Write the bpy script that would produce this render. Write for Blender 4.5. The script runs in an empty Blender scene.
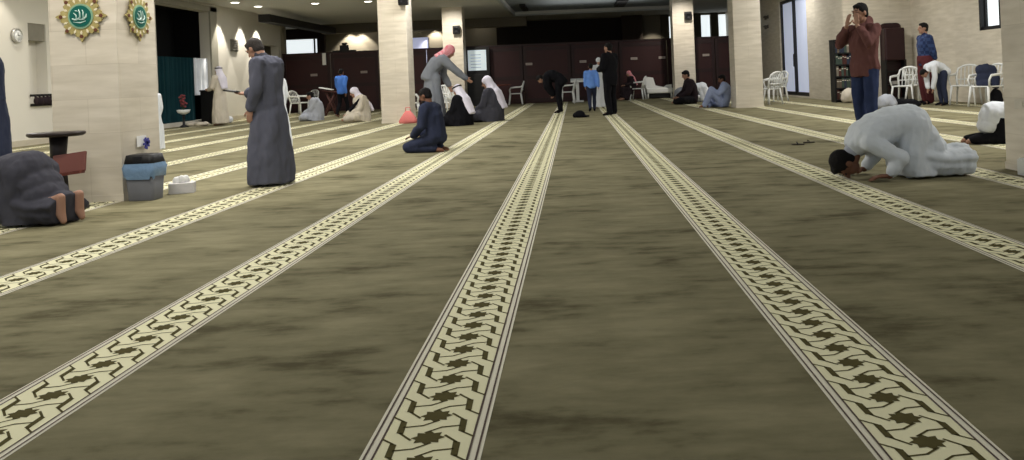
import bpy, bmesh, math, random
from mathutils import Vector, Matrix, noise
random.seed(7)
PI = math.pi
V = Vector
COL = bpy.context.scene.collection
SC = bpy.context.scene

# ------------------------------------------------------------------ camera
H0 = 0.95; F = 790.0; CX, CY = 574.0, 77.0
TH = math.atan(0.041); cs, sn = math.cos(TH), math.sin(TH)
cam = bpy.data.cameras.new('camera'); camo = bpy.data.objects.new('camera', cam); COL.objects.link(camo)
cam.sensor_width = 36; cam.lens = F / 1024 * 36
cam.shift_x = -(CX - 512) / 1024; cam.shift_y = -(230 - CY) / 1024
M = Matrix(((cs, sn, 0), (0, 0, -1), (-sn, cs, 0))).to_4x4(); M.translation = V((0, 0, H0))
camo.matrix_world = M; cam.clip_start = 0.05; cam.clip_end = 300
SC.camera = camo

def ray(x, y):
    a, b = x - CX, CY - y
    return V((a * cs + b * sn, F, -a * sn + b * cs))
def G(x, y, z=0.0):
    d = ray(x, y); p = V((0, 0, H0)) + d * ((z - H0) / d.z)
    if p.y > 29.7: p = V((p.x / p.y * 29.7, 29.7, z))
    return p
def AY(x, y, Y):
    d = ray(x, y); return V((0, 0, H0)) + d * (Y / F)
def AX(x, y, X):
    d = ray(x, y); return V((0, 0, H0)) + d * (X / d.x)

# ------------------------------------------------------------------ materials
def lin(c):
    return tuple(((v / 255) / 12.92 if v / 255 <= 0.04045 else ((v / 255 + 0.055) / 1.055) ** 2.4) for v in c) + (1,)
MATS = {}
def mat(name, rgb, rough=0.8, metal=0.0, noise_amt=0.12, nscale=6.0, bump=0.0, bscale=40.0, emit=0.0, emit_rgb=None, rgb2=None, sheen=0.0, spec=0.3, alpha=1.0):
    if name in MATS: return MATS[name]
    m = bpy.data.materials.new(name); m.use_nodes = True; nt = m.node_tree; N = nt.nodes; L = nt.links
    b = N['Principled BSDF']
    b.inputs['Roughness'].default_value = rough; b.inputs['Metallic'].default_value = metal
    b.inputs['Specular IOR Level'].default_value = spec
    tc = N.new('ShaderNodeTexCoord')
    nz = N.new('ShaderNodeTexNoise'); nz.inputs['Scale'].default_value = nscale; nz.inputs['Detail'].default_value = 4
    L.new(tc.outputs['Object'], nz.inputs['Vector'])
    mx = N.new('ShaderNodeMix'); mx.data_type = 'RGBA'
    c = lin(rgb)
    if rgb2: c2 = lin(rgb2); c1 = c
    else:
        c1 = tuple(v * (1 - noise_amt) for v in c[:3]) + (1,); c2 = tuple(min(1, v * (1 + noise_amt)) for v in c[:3]) + (1,)
    mx.inputs[6].default_value = c1; mx.inputs[7].default_value = c2
    L.new(nz.outputs['Fac'], mx.inputs[0]); L.new(mx.outputs[2], b.inputs['Base Color'])
    if bump:
        n2 = N.new('ShaderNodeTexNoise'); n2.inputs['Scale'].default_value = bscale; n2.inputs['Detail'].default_value = 5
        L.new(tc.outputs['Object'], n2.inputs['Vector'])
        bp = N.new('ShaderNodeBump'); bp.inputs['Strength'].default_value = bump; bp.inputs['Distance'].default_value = 0.01
        L.new(n2.outputs['Fac'], bp.inputs['Height']); L.new(bp.outputs['Normal'], b.inputs['Normal'])
    if emit:
        b.inputs['Emission Color'].default_value = lin(emit_rgb or rgb); b.inputs['Emission Strength'].default_value = emit
    if sheen: b.inputs['Sheen Weight'].default_value = sheen
    if alpha < 1: b.inputs['Alpha'].default_value = alpha
    MATS[name] = m; return m

def carpet_mat():
    m = bpy.data.materials.new('olive_carpet'); m.use_nodes = True; nt = m.node_tree; N = nt.nodes; L = nt.links
    b = N['Principled BSDF']; b.inputs['Roughness'].default_value = 1; b.inputs['Specular IOR Level'].default_value = 0.1
    tc = N.new('ShaderNodeTexCoord')
    def nz(sc, det, vec=(1, 1, 1), rough=0.55):
        mp = N.new('ShaderNodeMapping'); mp.inputs['Scale'].default_value = vec
        n = N.new('ShaderNodeTexNoise'); n.inputs['Scale'].default_value = sc; n.inputs['Detail'].default_value = det; n.inputs['Roughness'].default_value = rough
        L.new(tc.outputs['Object'], mp.inputs[0]); L.new(mp.outputs[0], n.inputs['Vector']); return n.outputs['Fac']
    a = nz(2.6, 7, (0.6, 1.0, 1), .62); c = nz(9, 5, (0.4, 1.2, 1), .6); d = nz(0.5, 3)
    def mth(op, x, y):
        n = N.new('ShaderNodeMath'); n.operation = op
        for i, v in enumerate((x, y)):
            if isinstance(v, (int, float)): n.inputs[i].default_value = v
            else: L.new(v, n.inputs[i])
        return n.outputs[0]
    s = mth('ADD', mth('MULTIPLY', a, 0.5), mth('ADD', mth('MULTIPLY', c, 0.3), mth('MULTIPLY', d, 0.2)))
    r = N.new('ShaderNodeValToRGB'); r.color_ramp.elements[0].position = 0.39; r.color_ramp.elements[1].position = 0.60
    r.color_ramp.elements[0].color = lin((84, 79, 57)); r.color_ramp.elements[1].color = lin((140, 134, 106))
    e = r.color_ramp.elements.new(0.48); e.color = lin((120, 115, 89))
    L.new(s, r.inputs[0]); L.new(r.outputs[0], b.inputs['Base Color'])
    n2 = nz(260, 2); bp = N.new('ShaderNodeBump'); bp.inputs['Strength'].default_value = 0.3; bp.inputs['Distance'].default_value = 0.004
    L.new(n2, bp.inputs['Height']); L.new(bp.outputs[0], b.inputs['Normal'])
    return m
M_carpet = carpet_mat()
M_pdark = mat('stripe_olive', (88, 82, 52), 1, spec=0.05, nscale=30)
M_pcream = mat('stripe_cream', (238, 234, 198), 1, spec=0.05, noise_amt=0.06, nscale=3)
M_pwhite = mat('stripe_white', (232, 227, 208), 1, spec=0.05, noise_amt=0.05)
M_pgrey = mat('stripe_grey', (96, 84, 78), 1, spec=0.05)

def marble_mat(name, rgb, joint, bw=0.62, bh=0.31):
    m = bpy.data.materials.new(name); m.use_nodes = True; nt = m.node_tree; N = nt.nodes; L = nt.links
    b = N['Principled BSDF']; b.inputs['Roughness'].default_value = 0.42; b.inputs['Specular IOR Level'].default_value = 0.35
    tc = N.new('ShaderNodeTexCoord'); sp = N.new('ShaderNodeSeparateXYZ'); L.new(tc.outputs['Object'], sp.inputs[0])
    ad = N.new('ShaderNodeMath'); ad.operation = 'ADD'; L.new(sp.outputs[0], ad.inputs[0]); L.new(sp.outputs[1], ad.inputs[1])
    cb = N.new('ShaderNodeCombineXYZ'); L.new(ad.outputs[0], cb.inputs[0]); L.new(sp.outputs[2], cb.inputs[1])
    br = N.new('ShaderNodeTexBrick'); br.inputs['Scale'].default_value = 1; br.inputs['Brick Width'].default_value = bw
    br.inputs['Row Height'].default_value = bh; br.inputs['Mortar Size'].default_value = 0.0025; br.inputs['Mortar Smooth'].default_value = 0.2
    c = lin(rgb)
    br.inputs['Color1'].default_value = tuple(v * 0.95 for v in c[:3]) + (1,); br.inputs['Color2'].default_value = tuple(v * 1.05 for v in c[:3]) + (1,)
    br.inputs['Mortar'].default_value = lin(joint); L.new(cb.outputs[0], br.inputs['Vector'])
    mp = N.new('ShaderNodeMapping'); mp.inputs['Scale'].default_value = (1, 1, 7); L.new(tc.outputs['Object'], mp.inputs[0])
    nz = N.new('ShaderNodeTexNoise'); nz.inputs['Scale'].default_value = 2.2; nz.inputs['Detail'].default_value = 6; L.new(mp.outputs[0], nz.inputs['Vector'])
    r = N.new('ShaderNodeValToRGB'); r.color_ramp.elements[0].position = 0.3; r.color_ramp.elements[1].position = 0.7
    r.color_ramp.elements[0].color = (0.84, 0.82, 0.78, 1); r.color_ramp.elements[1].color = (1.04, 1.03, 1.02, 1); L.new(nz.outputs['Fac'], r.inputs[0])
    mx = N.new('ShaderNodeMix'); mx.data_type = 'RGBA'; mx.blend_type = 'MULTIPLY'; mx.inputs[0].default_value = 1
    L.new(br.outputs['Color'], mx.inputs[6]); L.new(r.outputs[0], mx.inputs[7]); L.new(mx.outputs[2], b.inputs['Base Color'])
    return m
M_marble = marble_mat('column_marble', (214, 207, 193), (198, 190, 175))
M_wallr = marble_mat('wall_marble', (212, 205, 190), (204, 197, 182), 1.2, 0.6)
M_wall = mat('wall_plaster', (205, 201, 190), 0.8, noise_amt=0.03, nscale=1.5)
M_ceil = mat('ceiling_paint', (200, 200, 194), 0.9, noise_amt=0.03, nscale=1)
M_ceil2 = mat('tray_paint', (150, 158, 162), 0.8, noise_amt=0.03, nscale=1)
M_wallshade = mat('far_wall_painted_shade', (34, 28, 24), 0.8, nscale=1)  # shade of the unlit far wall, put into the colour
M_grey = mat('far_wall_grey', (120, 113, 98), 0.8, nscale=1, noise_amt=0.05)
M_maroon = mat('maroon_panel', (50, 21, 22), 0.55, noise_amt=0.2, nscale=2, spec=0.3)
M_maroon2 = mat('maroon_rail', (38, 16, 17), 0.5, spec=0.3)
M_black = mat('black_plastic', (20, 20, 21), 0.5)
M_blackm = mat('black_metal', (26, 27, 30), 0.4)
M_white = mat('white_plastic', (222, 224, 222), 0.4, noise_amt=0.03)
M_paper = mat('white_paper', (230, 230, 228), 0.8, noise_amt=0.02)
M_skin = mat('skin', (162, 124, 104), 0.6, noise_amt=0.08, nscale=12)
M_skind = mat('skin_dark', (116, 80, 62), 0.6, noise_amt=0.08, nscale=12)
M_hair = mat('hair_black', (20, 18, 18), 0.8, bump=0.8, bscale=120, spec=0.2)
M_hairg = mat('hair_grey', (62, 58, 56), 0.85, noise_amt=0.35, nscale=60, bump=0.8, bscale=120, spec=0.2)
def cloth(name, rgb, **k):
    k.setdefault('bump', 0.35); k.setdefault('bscale', 18)
    return mat(name, rgb, 0.92, spec=0.12, **k)
M_gthobe = cloth('cloth_bluegrey', (88, 90, 103))
M_gthobe2 = cloth('cloth_charcoal', (66, 66, 74))
M_navy = cloth('cloth_navy', (46, 51, 70))
M_wthobe = cloth('cloth_white', (214, 218, 224), noise_amt=0.04)
M_pthobe = cloth('cloth_paleblue', (208, 214, 220), noise_amt=0.05)
M_brown = cloth('cloth_brown', (98, 66, 63), noise_amt=0.15)
M_jeans = cloth('denim', (44, 54, 84), noise_amt=0.25, nscale=14)
M_blackc = cloth('cloth_black', (19, 19, 23))
M_blue = cloth('cloth_blue', (78, 124, 205), noise_amt=0.15)
M_maroonc = cloth('cloth_maroon', (84, 42, 46))
M_grey2 = cloth('cloth_grey', (122, 126, 134))
M_grey3 = cloth('cloth_lightgrey', (168, 172, 182))
M_cream = cloth('cloth_cream', (198, 190, 176))
M_lblue = cloth('cloth_lightblue', (150, 162, 196))
M_dbrown = cloth('cloth_darkbrown', (40, 32, 36))
def checked(name, c1, c2, scale=60):
    m = bpy.data.materials.new(name); m.use_nodes = True; nt = m.node_tree; N = nt.nodes; L = nt.links
    b = N['Principled BSDF']; b.inputs['Roughness'].default_value = 0.95
    tc = N.new('ShaderNodeTexCoord'); ck = N.new('ShaderNodeTexChecker'); ck.inputs['Scale'].default_value = scale
    ck.inputs[1].default_value = lin(c1); ck.inputs[2].default_value = lin(c2)
    L.new(tc.outputs['Object'], ck.inputs[0]); L.new(ck.outputs[0], b.inputs['Base Color']); return m
M_kred = checked('keffiyeh_red', (205, 60, 80), (225, 190, 195), 45)
M_kwhite = cloth('keffiyeh_white', (222, 218, 232), noise_amt=0.04)
M_plaid = checked('plaid_blue', (24, 40, 80), (44, 64, 106), 14)

# ------------------------------------------------------------------ mesh helpers
def link(name, bm, mats=None, parent=None, smooth=True, loc=None):
    me = bpy.data.meshes.new(name); bm.normal_update(); bm.to_mesh(me); bm.free()
    if mats is not None:
        for m in (mats if isinstance(mats, (list, tuple)) else [mats]): me.materials.append(m)
    for p in me.polygons: p.use_smooth = smooth
    o = bpy.data.objects.new(name, me); COL.objects.link(o)
    if parent: o.parent = parent
    if loc is not None: o.location = loc
    return o
def BM(): return bmesh.new()
def setmi(geom, mi):
    for f in geom: f.material_index = mi
def box(bm, c, s, rot=None, mi=0, bev=0.0):
    r = bmesh.ops.create_cube(bm, size=1); vs = r['verts']
    Mx = Matrix.Translation(V(c)) @ (rot.to_4x4() if rot else Matrix()) @ Matrix.Diagonal((s[0], s[1], s[2], 1))
    bmesh.ops.transform(bm, matrix=Mx, verts=vs)
    fs = list({f for v in vs for f in v.link_faces}); setmi(fs, mi)
    if bev:
        es = list({e for v in vs for e in v.link_edges})
        r2 = bmesh.ops.bevel(bm, geom=es, offset=bev, segments=2, affect='EDGES', profile=0.6)
        setmi(r2['faces'], mi)
def ell(bm, c, r, rot=None, mi=0, seg=16):
    q = bmesh.ops.create_uvsphere(bm, u_segments=seg, v_segments=max(6, seg // 2 + 2), radius=1)
    Mx = Matrix.Translation(V(c)) @ (rot.to_4x4() if rot else Matrix()) @ Matrix.Diagonal((r[0], r[1], r[2], 1))
    bmesh.ops.transform(bm, matrix=Mx, verts=q['verts'])
    setmi({f for v in q['verts'] for f in v.link_faces}, mi)
def frame(t):
    t = t.normalized(); a = V((0, 0, 1)) if abs(t.z) < 0.9 else V((1, 0, 0))
    x = a.cross(t).normalized(); return x, t.cross(x)
def rings(bm, rr, cap=True, mi=0):
    vs = [[bm.verts.new(p) for p in r] for r in rr]; n = len(vs[0])
    for i in range(len(vs) - 1):
        for j in range(n):
            f = bm.faces.new((vs[i][j], vs[i][(j + 1) % n], vs[i + 1][(j + 1) % n], vs[i + 1][j])); f.material_index = mi
    if cap:
        f = bm.faces.new(list(reversed(vs[0]))); f.material_index = mi
        f = bm.faces.new(vs[-1]); f.material_index = mi
def tube(bm, pts, rad, n=8, mi=0, flat=1.0):
    pts = [V(p) for p in pts]; rs = rad if isinstance(rad, (list, tuple)) else [rad] * len(pts)
    rr = []
    x0 = None
    for i, p in enumerate(pts):
        t = (pts[min(i + 1, len(pts) - 1)] - pts[max(i - 1, 0)]).normalized()
        if x0 is None: x, y = frame(t)
        else:
            x = (x0 - t * x0.dot(t)).normalized(); y = t.cross(x)
        x0 = x
        rr.append([p + (x * math.cos(2 * PI * k / n) + y * math.sin(2 * PI * k / n) * flat) * rs[i] for k in range(n)])
    rings(bm, rr, True, mi)
def tcap(bm, p0, r0, p1, r1, n=12):
    p0, p1 = V(p0), V(p1); t = p1 - p0; L = t.length
    if L < 1e-5: ell(bm, p0, (r0,) * 3, seg=n); return
    t.normalize(); x, y = frame(t); rr = []
    for a in (-85, -55, -25): a = math.radians(a); rr.append((p0 + t * math.sin(a) * r0, r0 * math.cos(a)))
    rr.append((p0, r0)); rr.append((p1, r1))
    for a in (25, 55, 85): a = math.radians(a); rr.append((p1 + t * math.sin(a) * r1, r1 * math.cos(a)))
    rings(bm, [[c + (x * math.cos(2 * PI * k / n) + y * math.sin(2 * PI * k / n)) * r for k in range(n)] for c, r in rr])
def loft(bm, secs, n=24, folds=0, amp=0.0, ph=0.0, mi=0):
    """secs: (centre, rx, ry, lateral vector)"""
    cs_ = [V(s[0]) for s in secs]; rr = []
    for i, s in enumerate(secs):
        t = (cs_[min(i + 1, len(cs_) - 1)] - cs_[max(i - 1, 0)]).normalized()
        l = V(s[3]) if len(s) > 3 else V((1, 0, 0)); l = (l - t * l.dot(t)).normalized(); f = t.cross(l)
        am = amp * (s[4] if len(s) > 4 else 1.0)
        ring = []
        for k in range(n):
            a = 2 * PI * k / n; w = 1 + am * (math.sin(folds * a + ph) + 0.4 * math.sin((folds * 2 + 1) * a + ph * 2))
            ring.append(cs_[i] + (l * math.cos(a) * s[1] + f * math.sin(a) * s[2]) * w)
        rr.append(ring)
    rings(bm, rr, True, mi)
def lathe(bm, prof, c=(0, 0, 0), n=24, mi=0, cap=True):
    rings(bm, [[V(c) + V((r * math.cos(2 * PI * k / n), r * math.sin(2 * PI * k / n), z)) for k in range(n)] for r, z in prof], cap, mi)
def prism(bm, pts, y0, y1, mi=0):
    """pts in XZ, extruded along Y"""
    a = [bm.verts.new((p[0], y0, p[1])) for p in pts]; b = [bm.verts.new((p[0], y1, p[1])) for p in pts]
    n = len(pts)
    for f in ([bm.faces.new(a), bm.faces.new(list(reversed(b)))] + [bm.faces.new((a[i], b[i], b[(i + 1) % n], a[(i + 1) % n])) for i in range(n)]):
        f.material_index = mi
def remesh(bm, name, m, parent, vox, smooth=4, disp=0.0, dscale=6.0, floor=True):
    me = bpy.data.meshes.new('tmp'); bm.to_mesh(me); bm.free()
    o = bpy.data.objects.new('tmp', me); COL.objects.link(o)
    r = o.modifiers.new('r', 'REMESH'); r.mode = 'VOXEL'; r.voxel_size = vox; r.adaptivity = 0
    s = o.modifiers.new('s', 'SMOOTH'); s.factor = 0.5; s.iterations = smooth
    dg = bpy.context.evaluated_depsgraph_get(); dg.update()
    me2 = bpy.data.meshes.new_from_object(o.evaluated_get(dg)); me2.name = name
    bpy.data.objects.remove(o); bpy.data.meshes.remove(me)
    if disp:
        nr = [v.normal.copy() for v in me2.vertices]
        for v, nn in zip(me2.vertices, nr):
            p = v.co * dscale
            v.co += nn * disp * (noise.noise(V((p.x * 1.6, p.y * 1.6, p.z * 0.55))) + 0.5 * noise.noise(V((p.x * 3.7, p.y * 3.7, p.z * 1.5 + 9))))
    if floor:
        for v in me2.vertices:
            if v.co.z < 0.003: v.co.z = 0.003
    me2.materials.clear(); me2.materials.append(m)
    for p in me2.polygons: p.use_smooth = True; p.material_index = 0
    o = bpy.data.objects.new(name, me2); COL.objects.link(o); o.parent = parent
    return o
def thing(name, label, cat, loc=(0, 0, 0), rz=0.0, group=None):
    o = bpy.data.objects.new(name, None); COL.objects.link(o); o.empty_display_size = 0.1
    o.location = loc; o.rotation_euler = (0, 0, rz); o['label'] = label; o['category'] = cat
    if group: o['group'] = group
    return o
def tag(o, label, cat, group=None):
    o['label'] = label; o['category'] = cat
    if group: o['group'] = group
    return o
def struct(name, bm, m, smooth=False):
    o = link(name, bm, m, smooth=smooth); o['kind'] = 'structure'; return o
def dup(root, loc, rz, label, group=None, scale=None):
    r = root.copy(); COL.objects.link(r); r.location = loc; r.rotation_euler = (0, 0, rz); r['label'] = label
    if group: r['group'] = group
    for ch in list(root.children):
        c = ch.copy(); COL.objects.link(c); c.parent = r
        for g in ch.children:
            d = g.copy(); COL.objects.link(d); d.parent = c
    return r

# ------------------------------------------------------------------ the floor with its woven stripes
XL, XR1, XR2, YB, YF = -11.3, 7.2, 9.0, 30.6, 37.0
ZC = 3.7
verts, faces, mi = [], [], []
def quad(pts, m, z):
    b = len(verts); verts.extend([(p[0], p[1], z) for p in pts]); faces.append(tuple(range(b, b + len(pts)))); mi.append(m)
quad([(-14, -4), (12, -4), (12, 38), (-14, 38)], 0, 0)
SW, SP, S0, PER = 0.312, 1.276, -0.43, 0.137
def unit_pattern():
    polys = []
    st = []
    for k in range(16):
        a = 2 * PI * k / 16 + PI / 2; r = 0.15 if k % 2 == 0 else 0.106
        st.append((math.cos(a) * r * SW, -0.5 * PER + math.sin(a) * r * SW * (0.9 if k % 2 == 0 else 0.85)))
    polys.append(st)
    def line(pts, w):
        pp = [V((p[0] * SW, p[1] * PER)) for p in pts]
        for i in range(len(pp) - 1):
            d = (pp[i + 1] - pp[i]).normalized(); n = V((-d.y, d.x)) * w / 2; e = d * w * 0.3
            polys.append([tuple(pp[i] - n - e), tuple(pp[i + 1] - n + e), tuple(pp[i + 1] + n + e), tuple(pp[i] + n - e)])
    for s in (1, -1):
        polys.append([(s * x * SW, s * y * PER) for x, y in ((-.305, .32), (-.245, .25), (-.23, -.32), (-.295, -.25))])
        line([(s * -.275, s * .27), (s * -.385, s * .5)], 0.0065)
        line([(s * -.26, s * -.27), (s * -.145, s * -.58)], 0.0072)
        line([(s * -.25, 0), (s * -.09, s * .05), (s * .04, s * .27)], 0.0068)
    return polys
UP = unit_pattern()
for n in range(-9, 8):
    xc = S0 + SP * n
    if xc < XL + 0.2 or xc > 8.8: continue
    y1 = YB if xc < XR1 else 21.0
    hw = SW / 2
    quad([(xc - hw, 0.3), (xc + hw, 0.3), (xc + hw, y1), (xc - hw, y1)], 3, 0.0010)
    quad([(xc - hw * .76, 0.3), (xc + hw * .76, 0.3), (xc + hw * .76, y1), (xc - hw * .76, y1)], 2, 0.0018)
    for s in (-1, 1):
        for u, w in ((.462, .017), (.392, .018)):
            a, b = xc + s * (u - w / 2) * SW, xc + s * (u + w / 2) * SW
            quad([(min(a, b), 0.3), (max(a, b), 0.3), (max(a, b), y1), (min(a, b), y1)], 4, 0.0024)
    yy = 0.4
    while yy < y1 - 0.2:
        for p in UP: quad([(xc + q[0], yy + q[1]) for q in p], 1, 0.0026)
        yy += PER
me = bpy.data.meshes.new('floor'); me.from_pydata(verts, [], faces)
for m in (M_carpet, M_pdark, M_pcream, M_pwhite, M_pgrey): me.materials.append(m)
me.polygons.foreach_set('material_index', mi); me.update()
fl = bpy.data.objects.new('floor', me); COL.objects.link(fl); fl['kind'] = 'structure'

# ------------------------------------------------------------------ walls, ceiling
def wall_cells(bm, axis, pos, thick, u0, u1, z0, z1, holes, mi=0):
    """wall in plane axis=pos with rectangular holes (u0,u1,z0,z1)"""
    us = sorted({u0, u1, *[h[0] for h in holes], *[h[1] for h in holes]}); zs = sorted({z0, z1, *[h[2] for h in holes], *[h[3] for h in holes]})
    for a, b in zip(us, us[1:]):
        run = None
        for c, d in zip(zs, zs[1:]):
            um, zm = (a + b) / 2, (c + d) / 2
            if any(h[0] < um < h[1] and h[2] < zm < h[3] for h in holes): continue
            if axis == 'x': box(bm, (pos, um, zm), (thick, b - a, d - c), mi=mi)
            else: box(bm, (um, pos, zm), (b - a, thick, d - c), mi=mi)
# left wall: tall niche, dark opening, door openings
nA, nB = AX(29, 60, XL).y, AX(47, 60, XL).y
oA, oB = AX(156, 30, XL).y, AX(209, 30, XL).y
dA, dB = AX(262, 60, XL).y, AX(279, 60, XL).y
nz0, nz1 = AX(40, 106, XL).z, AX(40, 24, XL).z
bm = BM()
wall_cells(bm, 'x', XL - 0.15, 0.3, -4, YB, 0, ZC, [(nA, nB, nz0, nz1), (oA, oB, 0.12, 3.45), (dA, dB, 0.0, 2.6)])
struct('wall_left', bm, M_wall)
bm = BM(); box(bm, (-14.15, (YB + YF) / 2, ZC / 2), (.3, YF - YB, ZC)); box(bm, (-12.6, YB + .1, ZC / 2), (2.9, .2, ZC)); struct('wall_alcove', bm, M_grey)
bm = BM()   # niche lining
box(bm, (XL - 0.26, (nA + nB) / 2, (nz0 + nz1) / 2), (0.06, nB - nA + .1, nz1 - nz0 + .1))
box(bm, (XL - 0.13, (nA + nB) / 2, nz1 - 0.18), (0.2, nB - nA - 0.01, 0.36), mi=1)
struct('trim_1', bm, [M_wall, mat('niche_header', (128, 124, 112), 0.8)])
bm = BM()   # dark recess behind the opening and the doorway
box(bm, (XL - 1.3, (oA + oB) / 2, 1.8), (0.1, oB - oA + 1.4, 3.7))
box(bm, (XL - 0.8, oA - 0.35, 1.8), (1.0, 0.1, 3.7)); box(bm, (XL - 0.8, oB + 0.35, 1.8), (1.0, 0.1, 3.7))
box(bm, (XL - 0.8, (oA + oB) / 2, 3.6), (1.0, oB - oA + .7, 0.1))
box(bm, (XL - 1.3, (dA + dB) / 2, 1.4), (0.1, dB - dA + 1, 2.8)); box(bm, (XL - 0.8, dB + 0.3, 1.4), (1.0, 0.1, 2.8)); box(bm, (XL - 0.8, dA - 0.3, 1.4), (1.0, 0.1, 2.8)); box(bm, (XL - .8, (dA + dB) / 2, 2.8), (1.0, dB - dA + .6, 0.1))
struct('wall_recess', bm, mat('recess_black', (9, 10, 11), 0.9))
bm = BM()   # frame of the opening
for (a, b, c, d) in ((oB, oB + 0.45, 0, 3.6), (oA - 0.12, oB + .45, 3.45, 3.62)):
    box(bm, (XL + 0.03, (a + b) / 2, (c + d) / 2), (0.06, b - a, d - c), bev=0.01)
struct('trim_2', bm, mat('frame_stone', (150, 147, 134), 0.6))
bm = BM(); box(bm, (XL + 0.015, (-4 + oA) / 2, 0.06), (0.03, oA + 4, 0.12)); box(bm, (XL + 0.015, (oB + dA) / 2 + .2, 0.06), (0.03, dA - oB - .5, 0.12))
struct('baseboard_left', bm, mat('skirting', (184, 176, 158), 0.5))
# right wall, return wall, side wall
bm = BM()
gd0, gd1 = AX(781, 60, XR1).y, AX(808, 60, XR1).y   # far edge, near edge
gda, gdb = min(gd0, gd1), max(gd0, gd1)
wall_cells(bm, 'x', XR1 + 0.15, 0.3, 21.0, YF, 0, ZC, [(gda, gdb, 0.05, 3.25)])
struct('wall_right', bm, M_wallr)
bm = BM(); box(bm, (8.26, 21.12, ZC / 2), (2.1, 0.3, ZC)); struct('wall_return', bm, M_wallr)
wA, wB = AX(1003, 15, XR2).y, AX(979, 15, XR2).y
wz = AX(990, 29.5, XR2).z
bm = BM(); wall_cells(bm, 'x', XR2 + 0.15, 0.3, -4, 21.0, 0, ZC, [(wA, wB, wz, 3.2)]); struct('wall_side', bm, M_wallr)
# far wall beyond the partition
def fx(px): return AY(px, 40, YF).x
def fz(px, py): return AY(px, py, YF).z
bm = BM()
wins = [(fx(669), fx(673), 1.6, fz(670, 13)), (fx(701), fx(711.5), 1.6, fz(706, 3)), (fx(718.5), fx(729), 1.6, fz(724, -1)), (fx(281), fx(319), 1.6, fz(300, 39.5)), (fx(410), fx(429), 1.9, fz(420, 37.5))]
wall_cells(bm, 'y', YF + 0.15, 0.3, -14.3, XR1 + .3, 0, ZC, [(a, b, c, min(d, 3.6)) for a, b, c, d in wins])
struct('wall_back', bm, M_grey)
bm = BM(); box(bm, ((fx(497) + fx(622)) / 2, YF - 0.05, 2.0), (fx(622) - fx(497), 0.1, 3.3)); struct('trim_3', bm, M_wallshade)  # dark panel painted in for the unlit opening at the back
bm = BM(); box(bm, ((fx(270) + fx(327)) / 2, YF - 0.3, (fz(300, 39.5) + 3.7) / 2), (fx(327) - fx(270), 0.2, 3.7 - fz(300, 39.5))); box(bm, ((fx(319.5) + fx(327)) / 2, YF - .28, 1.85), (fx(327) - fx(319.5), .2, 3.7)); struct('trim_9', bm, mat('gallery_dark', (44, 30, 28), .8, rgb2=(26, 22, 22), nscale=2))
bm = BM(); box(bm, ((fx(622) + fx(642)) / 2, YF - 0.25, 1.85), (fx(642) - fx(622), 0.5, 3.7)); struct('trim_4', bm, mat('pier_brown', (62, 52, 44), 0.8))
bm = BM(); box(bm, ((fx(660) + fx(740)) / 2, YF - 0.03, 2.65), (0.01, 0.01, 0.01))
for a, b in ((fx(661), wins[0][0]), (wins[0][1], wins[1][0]), (wins[1][1], wins[2][0]), (wins[2][1], fx(745))):
    box(bm, ((a + b) / 2, YF - 0.04, 1.85), (b - a, 0.08, 3.68))
struct('trim_5', bm, mat('pier_olive', (70, 66, 52), 0.8))
M_day = mat('daylight_pane', (232, 240, 242), 0.4, emit=1.0, noise_amt=0.02)
M_day2 = mat('lit_screen', (190, 195, 225), 0.4, emit=0.55, noise_amt=0.1, nscale=8)
for i, (a, b, c, d) in enumerate(wins):
    d = min(d, 3.6)
    bm = BM(); box(bm, ((a + b) / 2, YF + 0.1, (c + d) / 2), (b - a, 0.02, d - c))
    w = link('window_%d' % (i + 1), bm, M_day2 if i == 4 else M_day, smooth=False); w['kind'] = 'structure'
    bm = BM()
    box(bm, ((a + b) / 2, YF + 0.05, (fz(706, 10.5) if i < 3 else (c + d) / 2)), (b - a, 0.05, 0.05 if i < 3 else 0.01))
    for x in (a + .02, b - .02): box(bm, (x, YF + 0.05, (c + d) / 2), (0.04, 0.06, d - c))
    if i == 3: box(bm, (fx(314), YF + .05, (c + d) / 2), (0.07, 0.06, d - c))
    link('window_frame', bm, M_blackm if i > 2 else M_white, w, smooth=False)
# ceiling with central tray
tx0, tx1, ty0, ty1 = -2.4, 4.3, 2.0, 33.6
bm = BM()
for a, b, c, d in ((-14.3, tx0, -4, YF + .3), (tx1, XR2 + .3, -4, YF + .3), (tx0, tx1, -4, ty0), (tx0, tx1, ty1, YF + .3)):
    box(bm, ((a + b) / 2, (c + d) / 2, ZC + 0.3), (b - a, d - c, 0.6))
struct('ceiling', bm, M_ceil)
bm = BM(); box(bm, ((tx0 + tx1) / 2, (ty0 + ty1) / 2, ZC + 0.18), (tx1 - tx0 + .1, ty1 - ty0 + .1, 0.1)); struct('ceiling_tray', bm, M_ceil2)
bm = BM()   # rim moulding
for a, b, c, d in ((tx0 - .12, tx0, ty0, ty1 + .12), (tx1, tx1 + .12, ty0, ty1 + .12), (tx0, tx1, ty1, ty1 + .12)):
    box(bm, ((a + b) / 2, (c + d) / 2, ZC - 0.02), (b - a, d - c, 0.06))
struct('trim_6', bm, mat('rim_white', (170, 174, 174), 0.6))
bm = BM(); box(bm, (-10.35, 30.3, 3.36), (0.4, 7.4, 0.26), bev=.02); struct('trim_7', bm, mat('soffit_dark', (34, 32, 30), 0.8))
# cross beams on the ceiling beyond the partition
bm = BM(); box(bm, (-6.5, 35.0, 3.5), (9.0, 0.6, 0.4)); struct('trim_8', bm, M_grey)

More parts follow.
